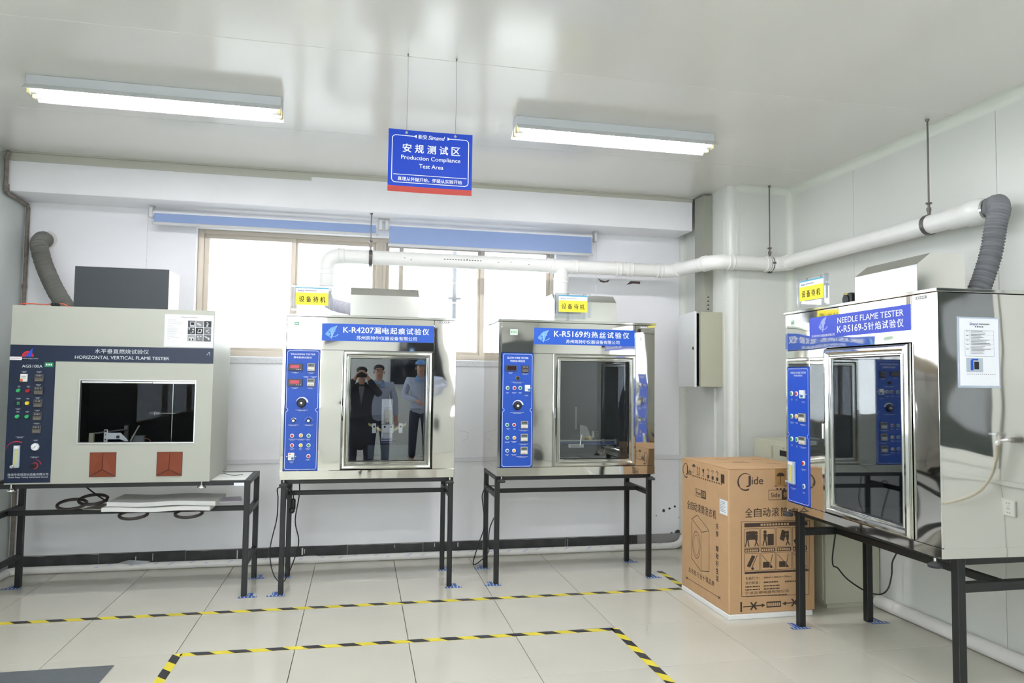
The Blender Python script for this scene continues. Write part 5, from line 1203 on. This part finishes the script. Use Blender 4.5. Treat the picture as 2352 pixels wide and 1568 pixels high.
# ================================================================== CABLES
def cable(name, pts, r, material, label, cat='cable', extra=None):
    P = spline(pts, .012); c = Vector(pts[0]); b = B(((-c.x, -c.y, -c.z), 0)).m(material); b.tube(P, r, 8)
    if extra: extra(b)
    o = b.build(name, smooth=60); o.location = c; return tag(o, label, cat)
cable('power_cable', [(-.42, 5.40, .757), (-.415, 5.46, .60), (-.44, 5.47, .40), (-.41, 5.45, .25), (-.44, 5.42, .12), (-.47, 5.30, .05), (-.50, 5.20, .03), (-.56, 5.22, .10), (-.585, 5.25, .25), (-.55, 5.28, .45), (-.54, 5.23, .60), (-.54, 5.20, .675), (-.47, 5.20, .675), (-.44, 5.21, .64), (-.435, 5.21, .60)], .0042, BLACKP, "long black power cable looping beside the tracking tester stand's left legs",
      extra=lambda b: b.box(-.452, -.420, 5.195, 5.225, .52, .60, .008).box(-.462, -.425, 5.185, 5.225, .50, .54, .010))
cable('power_cable', [(1.07, 5.40, .757), (1.055, 5.46, .60), (1.06, 5.47, .45), (1.00, 5.46, .30), (.99, 5.45, .18), (.985, 5.44, .12), (.90, 5.42, .05), (.865, 5.40, .06), (.90, 5.38, .20), (.94, 5.35, .35), (.92, 5.32, .50), (.91, 5.30, .58), (.935, 5.28, .64), (.99, 5.25, .655), (1.01, 5.25, .64)], .0042, BLACKP, "black power cable looped on the glow wire stand's left side")
cable('power_cable', [(2.86, 3.86, 0.7), (2.865, 3.94, 0.364), (2.904, 3.94, 0.31), (2.964, 3.94, 0.245), (3.055, 3.94, 0.184), (3.132, 3.94, 0.148), (3.209, 3.94, 0.139), (3.257, 3.94, 0.173), (3.283, 3.94, 0.253), (3.29, 3.94, 0.333), (3.33, 3.94, 0.408), (3.31, 3.85, 0.6), (3.2, 3.7, 0.7)], .0045, BLACKP, 'black cable hanging in a loop under the needle flame tester')
cable('power_cable', [(-1.85, 5.35, .757), (-1.80, 5.33, .70), (-1.70, 5.30, .63), (-1.60, 5.28, .57)], .005, BLACKP, 'black cable hanging from the beige tester onto its stand rail')
# rubber hose coils and foam sheets lying on the rail
def coil(x, z, w_, h_, y, ph=0., turns=1.0, n=40):
    return [(x+w_*math.cos(ph+2*math.pi*turns*i/n), y+.07*math.sin(ph+2*math.pi*turns*i/n), z+h_*math.sin(ph+2*math.pi*turns*i/n)+.006*i/n) for i in range(n+1)]
HC = mat('old_black_hose', (60, 54, 52), .5, noise=.2, nscale=20)
for (x, z, w_, h_, y, l_) in ((-1.83, .590, .085, .022, 5.22, 'left loop of old black hose on the beige tester stand rail'), (-1.72, .610, .085, .022, 5.27, 'raised loop of old black hose beside left loop on stand rail'),
                         (-1.44, .522, .085, .016, 5.165, 'loop of old black hose hanging under the left end of foam boards'), (-1.10, .522, .085, .016, 5.165, 'loop of old black hose hanging under the right end of foam boards')):
    P = coil(0, 0, w_, h_, 0, .4, .92); b = B().m(HC).tube(P, .010, 10); o = b.build('hose_coil', smooth=60); o.location = (x, y, z); tag(o, l_, 'hose', 'hose loops on the stand rail')
def foam(x0_, x1_, y0_, y1_, z0_, th, label, skew):
    b = B(); n_ = 14; vs = []; cx_, cy2 = (x0_+x1_)/2, (y0_+y1_)/2
    for i in range(n_+1):
        t = i/n_; x = x0_+(x1_-x0_)*t-cx_; dz = .004*math.sin(t*9+skew)-.003*t
        for (yy, zz) in ((y0_, z0_), (y1_, z0_), (y1_, z0_+th), (y0_, z0_+th)): vs.append((x+skew*.02*(yy-y0_), yy-cy2, zz-z0_+dz))
    fs = [(i*4+k, i*4+(k+1) % 4, (i+1)*4+(k+1) % 4, (i+1)*4+k) for i in range(n_) for k in range(4)]+[(0, 1, 2, 3), tuple(n_*4+k for k in range(4))]
    o = b.add(vs, fs).build('foam_board', FOAM); o.location = (cx_, cy2, z0_); tag(o, label, 'foam board'); return o
foam(-1.61, -.955, 5.08, 5.40, .559, .026, 'lower white foam board on the beige tester stand rail', 1)
foam(-1.585, -.925, 5.10, 5.42, .590, .028, 'upper white foam board on the beige tester stand rail', 2)
o = B().box(-.11, .11, -.10, .10, 0, .004).build('paper_sheet', mat('lilac_paper', (214, 206, 222), .6)); o.location = (-.90, 5.30, .5865); o.rotation_euler = (0, 0, .2); tag(o, 'thin lilac paper sheet poking out right of the foam boards', 'paper')
o = B().box(-.12, .12, -.10, .10, 0, .006).build('paper_sheet', mat('grey_board', (150, 148, 140), .7)); o.location = (-1.63, 5.30, .5865-.034); o.rotation_euler = (0, -.0, -.3); tag(o, 'grey board sheet poking out left of the foam boards', 'paper')
# loose dark wires on stand top right of the beige tester
cable('loose_wire', [(-.93, 5.30, .765), (-.90, 5.25, .775), (-.86, 5.24, .765), (-.82, 5.22, .765), (-.78, 5.26, .765)], .002, BLACKP, 'thin loose black wire on the beige tester stand top', 'wire')
o = B().m(WHITEP).box(-.105, .105, -.20, .20, 0, .003).build('white_board'); o.location = (-.845, 5.26, .7525); tag(o, 'white board covering the stand top right of beige tester', 'board')

# ================================================================== GAS VALVE, HOSE, SOCKET on the right wall (seen in machine 4's mirror side)
gv = empty('gas_valve', (3.36, 2.14, 1.17)); tag(gv, 'chrome gas valve with clear lever on the right wall', 'valve')
B().m(GREYP).cyl((-.001, .02, 0), (-.05, .02, 0), .016, 16).m(CHROME).tube([(-.05, .02, 0), (-.06, .01, 0), (-.06, -.03, .0)], .009, 12).lathe((-.06, -.03, .022), (0, 0, 1), [(-.04, .008), (-.015, .012), (0, .018), (.014, .018), (.02, .01)], 16).build('valve_body', parent=gv)
B().m(ACRY).box(-.066, -.054, -.105, -.035, .025, .037, .003).build('lever', parent=gv)
B().m(HOSE).lathe((-.06, -.05, -.03), (0, 0, -1), [(0, .012), (.02, .015), (.04, .012)], 14).m(CHROME).tube([(-.06, -.03, 0), (-.06, -.05, -.01), (-.06, -.05, -.04)], .007, 10).build('hose_fitting', parent=gv)
cable('gas_hose', [(3.30, 2.09, 1.10), (3.30, 2.08, 1.05), (3.30, 2.04, .96), (3.29, 1.93, .85), (3.27, 1.78, .79), (3.25, 1.62, .775), (3.22, 1.40, .77), (3.2, 1.25, .70), (3.2, 1.18, .5), (3.2, 1.15, .02)], .011, HOSE, 'cream gas hose drooping from the chrome valve on right wall', 'hose')
so = empty('wall_socket', (3.36, 2.09, .80)); tag(so, 'white five hole power socket low on the right wall', 'socket')
B().m(WHITEP).box(-.010, 0, -.043, .043, -.043, .043, .003).build('face_plate', parent=so)
b = B().m(BLACKP)
for (y_, z_) in ((-.008, .025), (.008, .025), (0, .008), (-.006, -.004), (.006, -.004), (-.008, -.025), (.008, -.025)): b.box(-.0108, -.0098, y_-.0022, y_+.0022, z_-.003, z_+.003)
b.build('socket_hole', parent=so)

# ================================================================== PEOPLE (behind the viewpoint, seen in the door glass)
SKIN = mat('skin', (196, 150, 124), .5); HAIR = mat('dark_hair', (28, 24, 24), .6)
JACK = mat('pale_work_jacket', (176, 184, 204), .8); COLL = mat('light_blue_collar', (112, 158, 208), .8); TROU = mat('dark_navy_trousers', (34, 40, 56), .8); SHOE = mat('black_shoe', (20, 20, 22), .5)
COAT = mat('black_long_coat', (34, 34, 38), .8); SHIRT = mat('grey_shirt', (110, 110, 118), .8)
def skin_mesh(name, verts, edges, radii, root, material, parent, sub=1):
    me = bpy.data.meshes.new(name); me.from_pydata(verts, edges, []); o = bpy.data.objects.new(name, me); C.objects.link(o)
    md = o.modifiers.new('skin', 'SKIN'); md.use_smooth_shade = True
    sv = me.skin_vertices[0].data
    for i, r in enumerate(radii): sv[i].radius = (r if isinstance(r, tuple) else (r, r)); sv[i].use_root = (i == root)
    sm = o.modifiers.new('sub', 'SUBSURF'); sm.levels = sub; sm.render_levels = sub
    dg = bpy.context.evaluated_depsgraph_get(); m2_ = bpy.data.meshes.new_from_object(o.evaluated_get(dg))
    bpy.data.objects.remove(o)
    for p in m2_.polygons: p.use_smooth = True
    m2_.materials.clear(); m2_.materials.append(material)
    q = bpy.data.objects.new(name, m2_); C.objects.link(q); q.parent = parent; return q
def person(loc, rz, H, label, coat, arms, cap, glasses=False, camera=False):
    r = empty('person', loc, rz); tag(r, label, 'person'); s = H/1.72   # figure faces +y
    J = {'pel': (0, 0, .95), 'wai': (0, 0, 1.08), 'che': (0, .0, 1.28), 'neck': (0, -.01, 1.43), 'hd0': (0, .01, 1.51), 'hd1': (0, .01, 1.62)}
    V = []; E = []; R_ = []
    def av(p, rad, link=None):
        V.append(tuple(c*s for c in p)); R_.append(tuple(x*s for x in rad) if isinstance(rad, tuple) else rad*s)
        if link is not None: E.append((link, len(V)-1))
        return len(V)-1
    pel = av(J['pel'], (.135, .10)); wai = av(J['wai'], (.125, .09), pel); che = av(J['che'], (.145, .10), wai); nk = av(J['neck'], .055, che); nk2 = av((0, .0, 1.47), .054, nk)
    h0 = av((0, .012, 1.520), (.064, .076), nk2); h1 = av((0, .008, 1.605), (.077, .090), h0); h2 = av((0, .0, 1.665), (.055, .066), h1)
    limbs = {}
    for sd in (-1, 1):
        hip = av((sd*.09, 0, .88), .085, pel); kn = av((sd*.11, .01, .48), .055, hip); an = av((sd*.12, -.01, .09), .038, kn); to = av((sd*.13, .12, .03), .035, an)
        el, wr2 = arms[0 if sd < 0 else 1]
        sh = av((sd*.19, 0, 1.38), .058, che); e_ = av(el, .042, sh); w_ = av(wr2, .028, e_); dr_ = (Vector(wr2)-Vector(el)).normalized(); pm = Vector(wr2)+dr_*.06
        p_ = av(tuple(pm), (.034, .018), w_); limbs[sd] = (sh, e_, w_, tuple(pm), dr_, Vector(wr2), p_)
    for sd in (-1, 1):
        sh, e_, w_, pm, dr_, wr2, p_ = limbs[sd]; side = dr_.cross(Vector((0, 0, 1)))
        side = Vector((1, 0, 0)) if side.length < .1 else side.normalized(); up = side.cross(dr_)
        for k, (off, L) in enumerate(((-.026, .058), (-.009, .070), (.009, .066), (.026, .050))):
            a = Vector(pm)+side*off+dr_*.012; f1_ = av(tuple(a), .010, p_); f2_ = av(tuple(a+dr_*L*.5+up*-.006), .009, f1_); av(tuple(a+dr_*L*.85-up*.022), .0075, f2_)
        t0 = wr2+dr_*.025-side*.030; th = av(tuple(t0), .011, w_); av(tuple(t0+dr_*.03-side*.016), .009, th)
    body = skin_mesh('body', V, E, R_, pel, SKIN, r, 1)
    # face
    fb_ = B(((0, 0, 0), 0)); S2 = lambda p: tuple(c*s for c in p)
    for sd in (-1, 1):
        fb_.m(WHITE).lathe(S2((sd*.030, .080, 1.592)), (0, 1, 0), [(0, .009*s), (.005*s, .0075*s), (.0075*s, .002)], 10).m(HAIR).lathe(S2((sd*.030, .0885, 1.592)), (0, 1, 0), [(0, .0058*s), (.002*s, .003*s)], 8)
        fb_.m(HAIR).box(*[c*s for c in (sd*.030-.017, sd*.030+.017, .084, .092, 1.612, 1.618)])
        fb_.m(SKIN).lathe(S2((sd*.078, -.002, 1.572)), (sd, 0, 0), [(-.01, .014*s), (.004, .026*s), (.010, .020*s)], 10)
    fb_.m(SKIN).add([S2(p) for p in ((-.010, .082, 1.597), (.010, .082, 1.597), (.016, .080, 1.552), (-.016, .080, 1.552), (0, .112, 1.557))], [(0, 1, 4), (1, 2, 4), (2, 3, 4), (3, 0, 4)])
    fb_.m(mat('lips', (160, 96, 88), .5)).box(*[c*s for c in (-.022, .022, .074, .088, 1.523, 1.531)], .003)
    fb_.build('face', parent=r)
    # hair
    hv = []; n_ = 18
    def dome(rx, ry, rz_, cz, cut, cy=0.):
        vs = []; fs = []; m_ = 8
        for i in range(m_+1):
            ph = math.pi/2*i/m_*cut
            for k in range(n_):
                th = 2*math.pi*k/n_; vs.append(((rx*math.sin(ph)*math.cos(th))*s, (cy+ry*math.sin(ph)*math.sin(th))*s, (cz+rz_*math.cos(ph))*s))
        for i in range(m_):
            for k in range(n_): fs.append((i*n_+k, i*n_+(k+1) % n_, (i+1)*n_+(k+1) % n_, (i+1)*n_+k))
        return vs, fs
    vs, fs = dome(.083, .088, .058, 1.639, 1.35, -.022); B().m(HAIR).add(vs, fs).build('hair', parent=r, smooth=60)
    if cap:
        vs, fs = dome(.090, .100, .070, 1.645, 1.0, -.006)
        b = B().m(COLL).add(vs, fs); b.add([tuple(c*s for c in (.080*math.cos(a), .045+.12*math.sin(a), 1.649-.014*math.sin(a))) for a in [math.pi*i/12 for i in range(13)]], [list(range(13))]); b.build('cap', parent=r, smooth=60)
    if glasses:
        b = B().m(BLACKP)
        for sd in (-1, 1): b.tube([tuple(c*s for c in (sd*.032+.024*math.cos(t*math.pi/8), .096, 1.591+.017*math.sin(t*math.pi/8))) for t in range(17)], .0018, 6).tube([S2((sd*.056, .096, 1.595)), S2((sd*.080, .0, 1.595))], .0018, 6)
        b.tube([S2((-.008, .098, 1.595)), S2((.008, .098, 1.595))], .0018, 6).build('glasses', parent=r)
    # clothes
    def clothes(name, chain, material, root=0, sub=1):
        V2 = []; E2 = []; R2 = []
        for (p, rad, link) in chain:
            V2.append(tuple(c*s for c in p)); R2.append(tuple(x*s for x in rad) if isinstance(rad, tuple) else rad*s)
            if link is not None: E2.append((link, len(V2)-1))
        return skin_mesh(name, V2, E2, R2, root, material, r, sub)
    hem = .50 if coat else .80
    ch = [((0, 0, 1.05), (.165, .125), None), ((0, 0, 1.28), (.178, .128), 0), ((0, -.008, 1.415), (.085, .075), 1), ((0, 0, .93), (.175, .130), 0)]
    if coat: ch += [((0, 0, .70), (.185, .135), 3), ((0, 0, .42), (.20, .145), 4)]
    else: ch += [((0, 0, hem), (.172, .128), 3)]
    for sd in (-1, 1):
        el, wr2 = arms[0 if sd < 0 else 1]; n0 = len(ch)
        e3 = Vector(el); w3 = Vector(wr2)
        ch += [((sd*.195, 0, 1.375), .075, 1), (tuple(el), .060, n0), (tuple(w3-(w3-e3).normalized()*.02), .045, n0+1)]
    clothes('coat' if coat else 'jacket', ch, COAT if coat else JACK)
    if coat: B().m(SHIRT).add([tuple(c*s for c in p) for p in ((-.045, .118, 1.40), (.045, .118, 1.40), (.0, .142, 1.12))], [(0, 1, 2)]).build('shirt', parent=r)
    b = B().m(COAT if coat else COLL)
    for sd in (-1, 1): b.add([tuple(c*s for c in p) for p in ((sd*.005, .118, 1.345), (sd*.085, .098, 1.37), (sd*.070, .03, 1.455), (sd*.045, .066, 1.462), (sd*.005, .128, 1.345), (sd*.090, .106, 1.36), (sd*.080, .03, 1.45), (sd*.055, .08, 1.45))], [(0, 1, 2, 3), (4, 5, 6, 7), (0, 1, 5, 4), (1, 2, 6, 5), (2, 3, 7, 6), (3, 0, 4, 7)])
    b.build('collar', parent=r, smooth=0)
    ch = [((0, 0, 1.0), (.135, .100), None), ((0, 0, .92), (.158, .118), 0)]
    for sd in (-1, 1): n0 = len(ch); ch += [((sd*.09, 0, .84), .098, 1), ((sd*.11, .01, .48), .075, n0), ((sd*.12, -.005, .10), .060, n0+1)]
    clothes('trousers', ch, TROU)
    for sd in (-1, 1):
        clothes('shoe', [((sd*.12, -.04, .045), .045, None), ((sd*.125, .05, .040), .045, 0), ((sd*.132, .16, .034), .034, 1)], SHOE)
    return r
hang = (((-.25, -.03, 1.12), (-.10, .17, 1.03)), ((.25, -.03, 1.12), (.10, .17, 1.03)))
person((.98, -1.95, 0), 0, 1.75, 'man in pale jacket with blue cap, hands clasped, seen in the tracking tester glass', False, (((-.26, -.02, 1.13), (-.06, .18, 1.04)), ((.26, -.02, 1.13), (.06, .18, 1.04))), True)
person((.27, -.75, 0), 0, 1.66, 'man with glasses and blue collar jacket behind the photographer', False, (((-.25, -.04, 1.12), (-.27, .02, .88)), ((.25, -.04, 1.12), (.27, .02, .88))), False, True)
ph = person((.02, -.32, 0), 0, 1.62, 'photographer in long black coat holding up a black camera', True, (((-.27, .10, 1.27), (-.085, .20, 1.53)), ((.27, .10, 1.27), (.085, .20, 1.53))), False)
ca = empty('handheld_camera', (.02, -.105, 1.445)); tag(ca, 'black camera held up by the photographer', 'camera')
B().m(BLACKP).box(-.07, .07, -.035, .02, 0, .055, .01).box(-.03, .03, -.03, .01, .05, .075, .008).build('camera_body', parent=ca)
B().m(BLACKP).lathe((0, .0, .026), (0, 1, 0), [(0, .03), (.045, .032), (.05, .030)], 20).build('lens_barrel', parent=ca)
